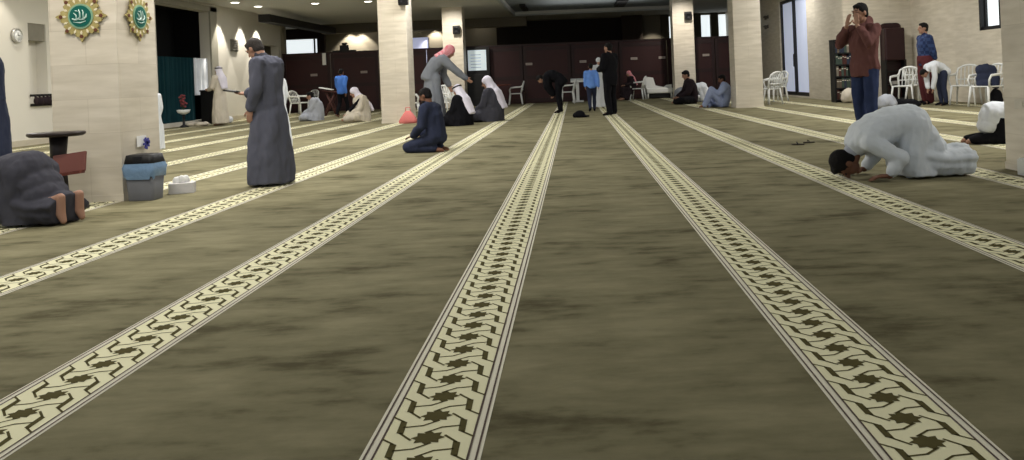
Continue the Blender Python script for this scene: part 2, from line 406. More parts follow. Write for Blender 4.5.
# ------------------------------------------------------------------ columns
def column(x0, x1, y0, y1, label):
    bm = BM(); box(bm, (0, 0, ZC / 2), (x1 - x0, y1 - y0, ZC), bev=0.008)
    box(bm, (0, 0, 0.03), (x1 - x0 + 0.012, y1 - y0 + 0.012, 0.06))
    o = link('column', bm, M_marble, smooth=False, loc=((x0 + x1) / 2, (y0 + y1) / 2, 0))
    tag(o, label, 'column', 'marble columns of the hall'); return o
column(-4.70, -4.09, 7.1, 7.76, 'square cream marble column with two green and gold round ornaments')
column(3.73, 4.39, 6.22, 6.88, 'cream marble column cut off by the right edge of the picture')
column(-4.76, -4.06, 19.4, 20.1, 'cream marble column behind the kneeling man in navy')
column(4.05, 4.74, 19.85, 20.5, 'cream marble column with a seated man in light blue leaning on it')
column(-4.76, -4.02, 29.0, 29.7, 'distant marble column with black speaker, beside the lit notice cabinet')
column(3.72, 4.5, 29.2, 29.9, 'distant marble column with black speaker, near three tall windows')

# ------------------------------------------------------------------ partition
PT = 2.25
part = thing('folding_partition', 'long dark maroon panelled partition closing off the back of the hall', 'partition', (0, YB, 0))
xs = [XL + 0.05]
while xs[-1] < 7.0: xs.append(min(7.15, xs[-1] + 1.86))
for a, b in zip(xs, xs[1:]):
    if b - a < .3: continue
    bm = BM(); w = b - a - 0.03; cx = (a + b) / 2
    box(bm, (cx, 0, PT / 2), (w, 0.05, PT - 0.02), bev=0.006)
    for sx in (-1, 1): box(bm, (cx + sx * (w / 2 - 0.06), -0.035, PT / 2), (0.12, 0.03, PT - 0.06), mi=1)
    for z in (0.12, PT - 0.14, 1.0): box(bm, (cx, -0.034, z), (w - 0.2, 0.028, 0.14), mi=1)
    link('panel', bm, [M_maroon, M_maroon2], part, smooth=False)
bm = BM(); box(bm, ((xs[0] + xs[-1]) / 2, 0, PT + 0.02), (xs[-1] - xs[0], 0.12, 0.06)); link('top_rail', bm, M_maroon2, part, smooth=False)
for (px, py) in ((314, 75), (364, 72), (289, 92.5), (404, 69), (529, 64), (583, 61.5), (634, 58.5), (662, 57.5), (706, 55)):
    p = AY(px, py, YB - 0.06); bm = BM(); box(bm, (p.x, -0.06, p.z), (0.26, 0.012, 0.09)); box(bm, (p.x, -0.068, p.z), (0.2, 0.004, 0.012), mi=1)
    s = link('sign', bm, [mat('sign_pale', (170, 158, 152), .7), M_grey], part, smooth=False); s['label'] = 'small pale sign'

# ------------------------------------------------------------------ things on the walls
def wallthing(name, label, cat, build, mats, loc, rz=0, smooth=False):
    bm = BM(); build(bm); o = link(name, bm, mats, smooth=smooth, loc=loc); o.rotation_euler = (0, 0, rz); tag(o, label, cat); return o
# clock: plate facing +X -> build facing -Y then rotate +90deg
p = AX(15, 35.5, XL)
ck = thing('wall_clock', 'small round silver clock on the left wall above the navy man', 'clock', (XL + 0.02, p.y, p.z), PI / 2)
bm = BM(); lathe(bm, [(0.1, 0), (0.15, 0), (0.15, 0.04), (0.12, 0.055), (0.115, 0.035), (0.01, 0.035)], n=32)
bmesh.ops.rotate(bm, cent=(0, 0, 0), matrix=Matrix.Rotation(PI / 2, 3, 'X'), verts=bm.verts); link('case', bm, mat('silver', (190, 188, 182), 0.3, 0.6), ck)
bm = BM(); lathe(bm, [(0.01, 0.036), (0.112, 0.036), (0.112, 0.039), (0.01, 0.039)], n=32)
bmesh.ops.rotate(bm, cent=(0, 0, 0), matrix=Matrix.Rotation(PI / 2, 3, 'X'), verts=bm.verts); link('dial', bm, M_white, ck)
bm = BM(); box(bm, (0, -0.045, 0.03), (0.01, 0.006, 0.07)); box(bm, (0.025, -0.045, 0), (0.06, 0.006, 0.008)); link('hand', bm, M_black, ck)
# hook rail in the niche
p = AX(41, 100, XL)
hr = thing('coat_rack', 'dark rack with a row of hooks low in the tall wall niche', 'rack', (XL + 0.03, p.y, p.z), PI / 2)
bm = BM(); box(bm, (0, 0, 0.1), (nB - nA + .15, 0.03, 0.05)); box(bm, (0, 0, -0.1), (nB - nA + .15, 0.03, 0.05)); link('rail', bm, M_black, hr, smooth=False)
for k in range(5):
    bm = BM(); x = (k - 2) * (nB - nA) * .22; tube(bm, [(x, -0.02, 0.09), (x, -0.04, 0), (x, -0.07, -0.09), (x, -0.1, -.05)], 0.02); ell(bm, (x, -0.05, -0.02), (0.07, 0.05, 0.09)); link('hook', bm, M_dbrown, hr)
# curtains and the low black cabinet in the opening
def curtain(name, label, ya, yb, z0, z1, m, x=XL - 0.08, folds=9):
    bm = BM(); n = 90; L_ = yb - ya; fr, bk = [], []
    for i in range(n + 1):
        u = i / n; xx = 0.045 * math.sin(u * folds * 2 * PI) + 0.015 * math.sin(u * folds * 4.3 * PI)
        fr.append((xx, u * L_ - L_ / 2))
    for off, rev in ((0, 0), (-0.015, 1)):
        rows = []
        for z in (z0, (z0 + z1) / 2, z1): rows.append([bm.verts.new((a + off, b, z)) for a, b in fr])
        for r0, r1 in zip(rows, rows[1:]):
            for i in range(n):
                f = (r0[i], r0[i + 1], r1[i + 1], r1[i]); bm.faces.new(f if not rev else tuple(reversed(f)))
        if not rev: A = rows
        else: B = rows
    for ra, rb in ((A[0], B[0]), (A[-1], B[-1])):
        for i in range(n): bm.faces.new((ra[i], ra[i + 1], rb[i + 1], rb[i]))
    o = link(name, bm, m, loc=(x, (ya + yb) / 2, 0)); tag(o, label, 'curtain'); return o
zt = AX(180, 57, XL).z
c1, c2, c3 = AX(160, 60, XL).y, AX(195.5, 60, XL).y, AX(208, 60, XL).y
curtain('curtain', 'dark green curtain hanging in the left wall opening', c1, c2, 0.1, zt, cloth('curtain_green', (14, 46, 52)))
curtain('curtain', 'narrow white curtain left of the green curtain', oA + .02, c1 - .05, 0.1, zt, M_wthobe, folds=2)
zb = AX(202, 95, XL).z
curtain('curtain', 'white curtain panel right of the green curtain', c2 + .05, oB - .03, zb, zt, M_wthobe, folds=3)
bm = BM(); cw = (AX(215, 100, XL + .3).y - c2)
box(bm, (0, 0, 0.52), (0.45, cw, 0.9), bev=0.02); box(bm, (0.02, 0, 0.99), (0.5, cw + .06, 0.05), bev=0.01); box(bm, (0.23, 0, 0.5), (0.02, 0.03, 0.8), mi=1)
for k in (-1, 1): box(bm, (0, k * (cw / 2 - .06), .04), (.4, .08, .08))
cab = link('cabinet', bm, [M_black, M_blackm], smooth=False, loc=(XL + 0.32, c2 + cw / 2, 0)); tag(cab, 'low black cabinet under the white curtain by the left wall', 'cabinet')
# flower vase stand
p = G(183, 127)
vs = thing('flower_stand', 'white pedestal pot of dusky red flowers before the green curtain', 'plant', (XL + 0.5, AX(183, 100, XL + .5).y, 0)); vs.scale = (.72, .72, .78)
bm = BM(); lathe(bm, [(0.16, 0), (0.16, 0.04), (0.05, 0.1), (0.045, 0.42), (0.1, 0.46)]); link('pedestal', bm, M_blackm, vs)
bm = BM(); lathe(bm, [(.06, .46), (0.2, 0.52), (0.25, 0.62), (0.21, 0.63), (0.18, 0.58), (.01, .56)]); link('pot', bm, M_white, vs)
bm = BM()
for k in range(26):
    a = random.random() * 2 * PI; r = random.random() * 0.13; z = 0.72 + random.random() * 0.42
    tube(bm, [(0, 0, .57), (r * .5 * math.cos(a), r * .5 * math.sin(a), (z + .55) / 2), (r * math.cos(a), r * math.sin(a), z)], 0.006, n=5)
    ell(bm, (r * math.cos(a), r * math.sin(a), z), (0.045, 0.045, 0.035), seg=8, mi=1)
link('flowers', bm, [mat('stem', (50, 60, 40), .8), mat('flower_red', (128, 62, 66), .8)], vs)
# white parcels on the floor there
for (px, py, w, h, lab) in ((208, 123.5, .5, .22, 'white paper heap on the floor before the black cabinet'), (176, 127, .7, .14, 'low pale bundle on the floor under the green curtain')):
    g = G(px, py); bm = BM()
    for k in range(5): ell(bm, ((random.random() - .5) * w * .6, (random.random() - .5) * .15, h * .4), (w * .25, .12, h * (.35 + .2 * random.random())), Matrix.Rotation(random.random() * 3, 3, 'Z'))
    o = remesh(bm, 'cloth_bundle', M_cream if w > .6 else M_wthobe, None, 0.02, 2, .01); o.location = (g.x + .6, g.y, 0); tag(o, lab, 'bundle')
# wall vent on left wall
p = AX(233.5, 45.5, XL)
bm = BM(); box(bm, (0, 0, 0), (0.03, 0.55, 0.4))
for k in range(6): box(bm, (0.03, 0, -0.15 + k * .06), (0.03, 0.5, 0.02), Matrix.Rotation(.5, 3, 'Y'))
tag(link('wall_vent', bm, mat('vent_grey', (120, 116, 108), .6), smooth=False, loc=(XL + .02, p.y, p.z)), 'small grey slatted vent high on the left wall', 'vent')
# glass double door on the right wall
door = bpy.data.objects.new('door_1', None); COL.objects.link(door); door['kind'] = 'structure'; door.location = (XR1 + .1, (gda + gdb) / 2, 0)
dw = gdb - gda
bm = BM()
for y in (-dw / 2 + .05, dw / 2 - .05): box(bm, (0, y, 1.65), (0.12, 0.1, 3.2))
box(bm, (0, 0, 3.2), (0.12, dw, 0.1)); box(bm, (0, 0, 0.1), (0.12, dw, 0.14)); box(bm, (-.01, 0, 1.65), (0.12, 0.13, 3.1))
link('door_frame', bm, M_blackm, door, smooth=False)
M_frost = mat('frosted_glass', (196, 204, 226), 0.35, emit=0.42, noise_amt=0.05, nscale=3)
for s in (-1, 1):
    bm = BM(); box(bm, (0.02, s * dw / 4, 1.65), (0.02, dw / 2 - .1, 3.05)); g_ = link('glass_pane', bm, M_frost, door, smooth=False)
bm = BM(); tube(bm, [(-.08, -.1, 1.0), (-.13, -.1, 1.0), (-.13, -.1, 1.4), (-.08, -.1, 1.4)], 0.015); link('door_handle', bm, M_blackm, door)
# side wall window
bm = BM(); box(bm, (XR2 + .18, (wA + wB) / 2, (wz + 3.2) / 2), (0.02, wB - wA, 3.2 - wz)); w6 = link('window_6', bm, M_day, smooth=False); w6['kind'] = 'structure'
bm = BM()
for y in (wA + .04, wB - .04, wA + (wB - wA) * .33): box(bm, (XR2 + .13, y, (wz + 3.2) / 2), (0.05, 0.07, 3.2 - wz))
box(bm, (XR2 + .1, (wA + wB) / 2, wz + .04), (0.12, wB - wA, 0.08)); box(bm, (XR2 + .1, (wA + wB) / 2, 3.16), (0.12, wB - wA, 0.08))
for y in (wA + .02, wB - .02): box(bm, (XR2 + .06, y, (wz + 3.2) / 2), (.12, .04, 3.2 - wz))
link('window_frame', bm, M_blackm, w6, smooth=False)
# column speakers
def speaker(loc, label, s=1.0):
    t = thing('wall_speaker', label, 'speaker', loc)
    bm = BM(); box(bm, (0, -0.13 * s, 0), (0.26 * s, 0.18 * s, 0.3 * s), Matrix.Rotation(.15, 3, 'X'), bev=0.02); link('cabinet', bm, M_black, t, smooth=False)
    bm = BM(); lathe(bm, [(0.01, 0), (0.08 * s, 0), (0.1 * s, 0.012), (0.1 * s, 0)], n=20); bmesh.ops.rotate(bm, cent=(0, 0, 0), matrix=Matrix.Rotation(PI / 2 + .15, 3, 'X'), verts=bm.verts); bmesh.ops.translate(bm, vec=(0, -.225 * s, 0), verts=bm.verts); link('cone', bm, M_blackm, t)
    bm = BM(); box(bm, (0, -0.03, 0), (0.06, 0.06, 0.08)); link('bracket', bm, M_blackm, t, smooth=False)
    return t
p = AY(457, 30, 29.0); speaker((p.x, 29.0, p.z), 'black speaker on the distant left marble column')
p = AY(687.5, 16, 29.2); speaker((p.x, 29.2, p.z), 'black speaker on the distant right marble column')
p = AY(409.5, 4, 19.4); speaker((-4.09, 19.4, p.z + .1), 'black speaker high on the column behind the kneeling man', .9)
for k, (px, py, lab) in enumerate(((768, 17, 'upper small dark speaker beside the glass door'), (768, 26.5, 'lower small dark speaker beside the glass door'))):
    p = AX(px, py, XR1); bm = BM(); box(bm, (0, 0, 0), (0.02, 0.16, 0.12)); ell(bm, (-0.08, 0, 0), (0.09, 0.07, 0.05)); ell(bm, (-0.08, .0, -.07), (0.05, 0.05, 0.03))
    tag(link('small_speaker', bm, mat('small_speaker_grey', (90, 86, 80), .5), loc=(XR1 - 0.01, p.y, p.z)), lab, 'lamp')  # two small dark speakers; they give no light

# medallions
def medallion(label, loc, rz):
    t = thing('wall_medallion', label, 'ornament', loc, rz, 'green and gold ornaments on the near column')
    R = 0.222
    def outline(sc, n=128):
        pts = []
        for k in range(n):
            a = 2 * PI * k / n + PI / 2
            r = 0.165 + 0.057 * max(0, 1 - abs(((a - PI / 2) / (PI / 4) + .5) % 1 - .5) * 2) ** 1.4 * (1 if round((a - PI / 2) / (PI / 4)) % 2 == 0 else .72) + 0.010 * math.cos(24 * (a - PI / 2))
            pts.append((r * sc * math.cos(a), r * sc * math.sin(a)))
        return pts
    bm = BM(); prism(bm, outline(1.0), -0.012, 0.0); link('gold_star', bm, mat('gold_filigree', (128, 112, 54), .5, .0, rgb2=(196, 184, 128), nscale=38), t, smooth=False)
    for k in range(16):
        bm = BM(); a = 2 * PI * k / 16 + PI / 2; r = 0.148
        prism(bm, [(r * math.cos(a) + .022 * math.cos(a + q * PI / 2) * (1 if q % 2 == 0 else .5), r * math.sin(a) + .022 * math.sin(a + q * PI / 2) * (1 if q % 2 == 0 else .5)) for q in range(4)], -0.016, -0.011, 0); link('inlay', bm, mat('inlay_cream', (222, 214, 186), .6), t, smooth=False)
    for k in range(8):
        bm = BM(); a = 2 * PI * k / 8 + PI / 2; r = 0.18
        prism(bm, [(r * math.cos(a) + .017 * math.cos(a + q * PI / 4), r * math.sin(a) + .017 * math.sin(a + q * PI / 4)) for q in range(8)], -0.017, -0.011, 0); link('inlay', bm, mat('inlay_brown', (98, 58, 42), .6), t, smooth=False)
    bm = BM()
    n = 48; A = [(math.cos(2 * PI * k / n), math.sin(2 * PI * k / n)) for k in range(n)]
    prism(bm, [(c * .112, s * .112) for c, s in A], -0.02, -0.01); link('ring', bm, mat('ring_green', (130, 168, 140), .4), t, smooth=False)
    bm = BM(); prism(bm, [(c * .096, s * .096) for c, s in A], -0.024, -0.018); link('green_disc', bm, mat('disc_green', (10, 92, 82), .35), t, smooth=False)
    bm = BM()
    def stroke(pts, r):
        tube(bm, [(x, -0.027, z) for x, z in pts], r, n=6)
    stroke([(-.072, -.02), (-.045, -.032), (-.015, -.025), (.005, 0.0)], [.004, .009, .008, .004])
    stroke([(-.005, -.03), (.03, -.03), (.055, -.008), (.06, .02)], [.004, .008, .008, .003])
    stroke([(.0, -.02), (.0, .03), (-.008, .06)], [.007, .006, .003]); stroke([(.028, -.02), (.03, .035), (.022, .055)], [.006, .005, .003])
    stroke([(-.03, -.02), (-.035, .01), (-.055, .03)], [.006, .006, .003]); stroke([(-.04, .05), (-.02, .045)], .004); stroke([(-.06, -.05), (0, -.06), (.05, -.045)], [.003, .005, .003])
    link('calligraphy', bm, mat('silver_script', (190, 214, 206), .4), t)
p = AY(82.5, 16.5, 7.1); medallion('round green and gold ornament on the front face of the near column', (p.x, 7.088, p.z), 0)
p = AX(137, 17, -4.09); medallion('green and gold ornament on the narrow right face of the near column', (-4.078, p.y, p.z), PI / 2)
# notice and flower clip on the side of the column
p = AX(141, 141, -4.085); bm = BM(); box(bm, (0, 0, 0), (0.004, 0.16, 0.1)); tag(link('paper_notice', bm, M_paper, smooth=False, loc=(-4.08, p.y, p.z)), 'small white paper notice on the column above the bin', 'notice')
p = AX(146, 143, -4.06); bm = BM()
for k in range(9):
    a = k * 2.4; box(bm, (0.01, .03 * math.cos(a), .03 * math.sin(a)), (0.01, 0.05, 0.018), Matrix.Rotation(a, 3, 'X'))
tube(bm, [(0, 0, 0), (.01, .01, -.06)], .005)
tag(link('ribbon_bow', bm, mat('violet', (62, 64, 140), .6), smooth=False, loc=(-4.065, p.y, p.z)), 'violet blue bow on the column just above the bin', 'bow')

# ------------------------------------------------------------------ bin, tissue box
t = thing('trash_bin', 'grey plastic bin with blue liner bag and black lid beside the column', 'bin', (-3.92, 7.16, 0)); t.scale = (.82, .82, 1)
def rrect(w, d, z, r=.045, n=6):
    pts = []
    for cx_, cy_, a0 in ((w - r, d - r, 0), (-w + r, d - r, 90), (-w + r, -d + r, 180), (w - r, -d + r, 270)):
        for k in range(n): a = math.radians(a0 + 90 * k / (n - 1)); pts.append(V((cx_ + r * math.cos(a), cy_ + r * math.sin(a), z)))
    return pts
bm = BM(); rings(bm, [rrect(.14, .12, 0), rrect(.142, .122, .01), rrect(.165, .145, .33), rrect(.158, .138, .33), rrect(.138, .118, .02)]); link('body', bm, mat('bin_grey', (112, 114, 120), .5), t)
bm = BM(); rr = []
for i, z in enumerate((.205, .22, .26, .30, .325, .335)):
    q = rrect(.168 + .004 * i * (i < 4), .148 + .004 * i * (i < 4), z)
    for k, v in enumerate(q):
        w_ = 1 + .02 * math.sin(k * 2.1 + i) ; v.x *= w_; v.y *= w_
        if i == 0: v.z += .018 * math.sin(k * 1.7)
    rr.append(q)
rings(bm, rr, cap=False); link('liner_bag', bm, mat('liner_blue', (122, 152, 186), .35, bump=.6, bscale=25), t)
bm = BM(); rings(bm, [rrect(.165, .145, .325), rrect(.166, .146, .345), rrect(.15, .13, .41), rrect(.12, .1, .415)]); link('lid', bm, M_black, t)
bm = BM(); box(bm, (0, -.142, .372), (.1, .006, .05), Matrix.Rotation(-.25, 3, 'X')); link('flap', bm, M_blackm, t, smooth=False)
g = G(173, 195); t = thing('tissue_box', 'white tissue box with crumpled tissues beside the grey bin', 'tissue box', (g.x + .03, g.y + .12, 0), .3)
bm = BM(); box(bm, (0, 0, .05), (.22, .13, .1), bev=.006); link('carton', bm, mat('carton', (206, 204, 204), .7), t, smooth=False)
bm = BM()
for k in range(6): ell(bm, ((k - 3) * .018, .01 * (k % 3 - 1), .12 + .012 * (k % 2)), (.03, .018, .04), Matrix.Rotation(k * 1.1, 3, 'Y'))
o = remesh(bm, 'tissue', M_paper, t, .008, 1, .008, 20)

# ------------------------------------------------------------------ Quran stand by the column
sp_ = thing('reading_stand', 'dark wooden reading stand with tilted brown book rest beside the column', 'stand', (-4.42, 6.72, 0))
z_t = AY(56, 133, 6.72).z
bm = BM(); n = 40
rings(bm, [[V((.225 * sc * math.copysign(abs(math.cos(2 * PI * k / n)) ** .8, math.cos(2 * PI * k / n)), .15 * sc * math.copysign(abs(math.sin(2 * PI * k / n)) ** .8, math.sin(2 * PI * k / n)), z)) for k in range(n)] for sc, z in ((.9, z_t - .03), (1, z_t - .015), (1, z_t), (.96, z_t + .008))])
link('tabletop', bm, mat('wood_dark', (48, 40, 37), .35), sp_)
bm = BM(); tube(bm, [(0.02, 0, z_t - .02), (0.01, 0, .45), (.04, 0, .3), (.06, 0, .03)], [.07, .06, .035, .035], n=12); link('post', bm, mat('post_dark', (30, 24, 24), .5), sp_)
bm = BM(); box(bm, (.16, -.09, .40), (.27, .025, .17), Matrix.Rotation(-.35, 3, 'X') @ Matrix.Rotation(-.12, 3, 'Y'), bev=.006); box(bm, (.165, -.13, .315), (.25, .07, .02), Matrix.Rotation(-.1, 3, 'Y')); link('book_rest', bm, mat('wood_red', (104, 58, 50), .5), sp_, smooth=False)
bm = BM(); lathe(bm, [(.17, 0), (.17, .02), (.05, .04), (.03, .05)], (.06, 0, 0)); link('foot', bm, mat('post_dark', (30, 24, 24)), sp_)

# ------------------------------------------------------------------ plastic chair
def make_chair(label, group=None):
    t = thing('plastic_chair', label, 'chair', group=group)
    bm = BM(); rings(bm, [rrect(.235, .22, .40, .06), rrect(.24, .225, .425, .06), rrect(.23, .215, .43, .06), rrect(.16, .15, .42, .06)]); link('seat', bm, M_white, t)
    for sx in (-1, 1):
        for sy in (-1, 1):
            bm = BM(); tube(bm, [(sx * .215, sy * .2, .42), (sx * .24, sy * .225, .2), (sx * .26, sy * .25, 0)], [.032, .028, .024], n=8, flat=.7); link('leg', bm, M_white, t)
        bm = BM(); tube(bm, [(sx * .24, .2, .42), (sx * .27, .22, .56), (sx * .275, .17, .64), (sx * .275, 0, .655), (sx * .26, -.2, .66), (sx * .235, -.24, .70)], [.022, .022, .026, .028, .026, .02], n=8, flat=.8); link('armrest', bm, M_white, t)
    bm = BM()
    tube(bm, [(-.225, -.2, .42), (-.25, -.25, .62), (-.22, -.3, .79), (-.11, -.325, .85), (0, -.33, .865), (.11, -.325, .85), (.22, -.3, .79), (.25, -.25, .62), (.225, -.2, .42)], .024, n=8)
    for k in (-2, -1, 0, 1, 2): tube(bm, [(k * .075, -.21, .42), (k * .08, -.275, .62), (k * .08, -.325, .84 - abs(k) * .012)], .017, n=6, flat=.6)
    tube(bm, [(-.24, -.26, .55), (0, -.28, .55), (.24, -.26, .55)], .016, n=6)
    link('backrest', bm, M_white, t)
    return t
chair0 = None
CH = [  # px, py of the centre on the floor, turn, label
    (516, 103.5, 1.62, 'white plastic chair alone before the partition, left of the bowing man'),
    (568, 101.5, 1.5, 'white plastic chair half hidden behind the bowing man in black'),
    (300, 114.5, -1.9, 'white plastic chair left of the man seated in grey, near the left wall'),
    (309, 112.5, 2.6, 'white plastic chair behind the seated man in light grey'),
    (443, 115, 2.9, 'white plastic chair between the leaning man and the seated men'),
    (453, 118, -2.3, 'white plastic chair nearest the black-cloaked seated man'),
    (411, 118, -1.4, 'white plastic chair against the column behind the kneeling man'),
    (638, 97.5, 1.3, 'white plastic chair under the seated man in red headscarf'),
    (776, 101, 1.9, 'white plastic chair beside the glass door'),
    (769, 104.5, .6, 'white plastic chair touching the column near the glass door'),
    (906, 103.5, 2.4, 'white plastic chair behind the standing man in jeans'),
    (921, 101.5, -2.6, 'white plastic chair behind the man in blue plaid shirt'),
    (966, 104.5, 2.4, 'white plastic chair right of the bending man in white shirt'),
    (988, 106.5, 1.9, 'white plastic chair with a navy jacket, by the right column'),
]
for i, (px, py, rz, lab) in enumerate(CH):
    g = G(px, py)
    if px == 568: g = G(px, py) * (28.8 / 29.7)
    if i == 0: chair0 = make_chair(lab, 'white plastic armchairs'); chair0.location = g; chair0.rotation_euler = (0, 0, rz)
    else: dup(chair0, g, rz, lab)

# ------------------------------------------------------------------ people
def rotM(fwd, up):
    f = V(fwd).normalized(); u = V(up); u = (u - f * u.dot(f)).normalized(); r = f.cross(u)
    return Matrix((r, f, u)).transposed()
def hand(bm, w, d, nrm, S=1.0, curl=.35, side=1):
    """w wrist, d direction of the fingers, nrm palm normal, side: thumb towards side*(d x nrm)"""
    d = V(d).normalized(); nrm = V(nrm); nrm = (nrm - d * nrm.dot(d)).normalized(); lat = d.cross(nrm) * side; w = V(w)
    R = Matrix((lat, d, nrm)).transposed()
    ell(bm, w + d * .048 * S, (.040 * S, .052 * S, .017 * S), R)
    for i, (o, L) in enumerate(((.029, .070), (.010, .078), (-.009, .073), (-.027, .058))):
        b = w + d * .085 * S + lat * o * S
        d1 = (d + nrm * curl * .6 + lat * o * 1.5).normalized(); d2 = (d + nrm * curl * 1.8).normalized()
        m1 = b + d1 * L * .5 * S; tcap(bm, b, .0095 * S, m1, .0088 * S, 8); tcap(bm, m1, .0088 * S, m1 + d2 * L * .5 * S, .0075 * S, 8)
    b = w + d * .03 * S + lat * .03 * S; d1 = (d * .7 + lat * .8 + nrm * .25).normalized()
    m1 = b + d1 * .038 * S; tcap(bm, b, .013 * S, m1, .0105 * S, 8); tcap(bm, m1, .0105 * S, m1 + (d + lat * .25 + nrm * .3).normalized() * .03 * S, .009 * S, 8)
STAND = dict(pel=(0, 0, .95), wst=(0, 0, 1.1), chs=(0, .01, 1.28), uch=(0, 0, 1.4), nck=(0, -.01, 1.49), head=(0, .025, 1.635), face=(0, 1, 0), hup=(0, 0, 1),
    shR=(.185, -.01, 1.42), elR=(.235, -.03, 1.14), wrR=(.25, .04, .90), shL=(-.185, -.01, 1.42), elL=(-.235, -.03, 1.14), wrL=(-.25, .04, .90),
    hR=(0, .1, -1), hL=(0, .1, -1), nR=(-1, .2, 0), nL=(1, .2, 0),
    hpR=(.095, 0, .93), knR=(.105, .02, .5), anR=(.105, -.03, .085), toR=(.125, .14, .025), hpL=(-.095, 0, .93), knL=(-.105, .02, .5), anL=(-.105, -.03, .085), toL=(-.125, .14, .025))
SIT = dict(STAND, pel=(0, -.1, .12), wst=(0, -.12, .27), chs=(0, -.08, .45), uch=(0, -.04, .56), nck=(0, -.01, .64), head=(0, .05, .77), face=(0, .9, -.35), hup=(0, .35, .9),
    shR=(.19, -.04, .575), elR=(.25, .05, .32), wrR=(.16, .25, .2), shL=(-.19, -.04, .575), elL=(-.25, .05, .32), wrL=(-.16, .25, .2), hR=(-.3, 1, -.2), hL=(.3, 1, -.2), nR=(0, 0, -1), nL=(0, 0, -1),
    hpR=(.1, -.08, .11), knR=(.36, .22, .12), anR=(.02, .32, .06), toR=(-.12, .36, .05), hpL=(-.1, -.08, .11), knL=(-.36, .22, .12), anL=(-.02, .36, .07), toL=(.12, .42, .05))
KNEEL = dict(STAND, pel=(0, -.22, .25), wst=(0, -.2, .4), chs=(0, -.16, .57), uch=(0, -.12, .69), nck=(0, -.1, .77), head=(0, -.04, .905), face=(0, .9, -.4), hup=(0, .4, .9),
    shR=(.19, -.12, .70), elR=(.24, -.08, .43), wrR=(.15, .12, .27), shL=(-.19, -.12, .70), elL=(-.24, -.08, .43), wrL=(-.15, .12, .27), hR=(-.1, 1, -.2), hL=(.1, 1, -.2), nR=(0, 0, -1), nL=(0, 0, -1),
    hpR=(.1, -.2, .22), knR=(.15, .22, .09), anR=(.1, -.24, .06), toR=(.09, -.37, .03), hpL=(-.1, -.2, .22), knL=(-.15, .22, .09), anL=(-.1, -.24, .06), toL=(-.09, -.37, .03))
BOW = dict(STAND, pel=(0, -.08, .95), wst=(0, .02, 1.06), chs=(0, .2, 1.13), uch=(0, .33, 1.12), nck=(0, .42, 1.1), head=(0, .56, 1.04), face=(0, .45, -.9), hup=(0, .9, .45),
    shR=(.18, .34, 1.1), elR=(.2, .34, .82), wrR=(.12, .32, .6), shL=(-.18, .34, 1.1), elL=(-.2, .34, .82), wrL=(-.12, .32, .6), hR=(0, .1, -1), hL=(0, .1, -1))
CHAIRSIT = dict(STAND, pel=(0, -.05, .52), wst=(0, -.06, .67), chs=(0, 0, .84), uch=(0, .03, .96), nck=(0, .05, 1.04), head=(0, .11, 1.17), face=(0, .95, -.3), hup=(0, .3, .95),
    shR=(.185, .03, .98), elR=(.25, .05, .72), wrR=(.16, .3, .68), shL=(-.185, .03, .98), elL=(-.25, .05, .72), wrL=(-.16, .3, .68), hR=(-.2, 1, -.3), hL=(.2, 1, -.3), nR=(0, 0, -1), nL=(0, 0, -1),
    hpR=(.1, 0, .51), knR=(.14, .42, .5), anR=(.14, .42, .09), toR=(.15, .58, .025), hpL=(-.1, 0, .51), knL=(-.14, .42, .5), anL=(-.14, .42, .09), toL=(-.15, .58, .025))
PROS = dict(STAND, pel=(0, -.06, .43), wst=(0, .1, .44), chs=(0, .24, .385), uch=(0, .345, .315), nck=(0, .41, .24), head=(0, .50, .125), face=(0, -.05, -1), hup=(0, 1, .1),
    shR=(.19, .34, .31), elR=(.27, .13, .17), wrR=(.23, .25, .045), shL=(-.19, .34, .31), elL=(-.27, .13, .17), wrL=(-.23, .25, .045), hR=(-.1, 1, -.05), hL=(.1, 1, -.05), nR=(0, 0, -1), nL=(0, 0, -1),
    hpR=(.1, -.06, .41), knR=(.13, .0, .075), anR=(.1, -.4, .07), toR=(.1, -.47, .03), hpL=(-.1, -.06, .41), knL=(-.13, .0, .075), anL=(-.1, -.4, .07), toL=(-.1, -.47, .03))
def sc(J, S, **o):
    J = dict(J, **o); K = {}
    for k, v in J.items():
        K[k] = V(v) if k in ('face', 'hup', 'hR', 'hL', 'nR', 'nL') else V(v) * S
    return K
def torso(bm, K, S, off, low=0.06, wid=1.0):
    lh = K['hpR'] - K['hpL']; ls = K['shR'] - K['shL']; lm = lh.normalized() + ls.normalized()
    dn = (K['pel'] - K['wst']).normalized()
    secs = [(K['pel'] + dn * low * S, (.13 * wid) * S + off, .095 * S + off, lh), (K['pel'] + dn * .02 * S, (.165 * wid) * S + off, .12 * S + off, lh), (K['wst'], .145 * wid * S + off, .108 * S + off, lm), (K['chs'], .17 * wid * S + off, .12 * S + off, ls), (K['uch'], .165 * wid * S + off, .1 * S + off, ls), (K['nck'], .065 * S + off * .6, .06 * S + off * .6, ls)]
    loft(bm, secs, 24)
def arm(bm, K, S, s, off, stop=1.0):
    sh, el, wr = K['sh' + s], K['el' + s], K['wr' + s]
    inn = K['uch'] * .55 + sh * .45
    tcap(bm, inn, .07 * S + off, sh, .058 * S + off); tcap(bm, sh, .056 * S + off, el, .041 * S + off); e = el.lerp(wr, stop); tcap(bm, el, .042 * S + off, e, (.042 - .015 * stop) * S + off)
def leg(bm, K, S, s, off, stop=1.0):
    hp, kn, an = K['hp' + s], K['kn' + s], K['an' + s]
    tcap(bm, hp, .088 * S + off, kn, .057 * S + off); m = kn.lerp(an, .35); e = kn.lerp(an, stop); tcap(bm, kn, .055 * S + off, m, .056 * S + off); tcap(bm, m, .056 * S + off, e, .036 * S + off)
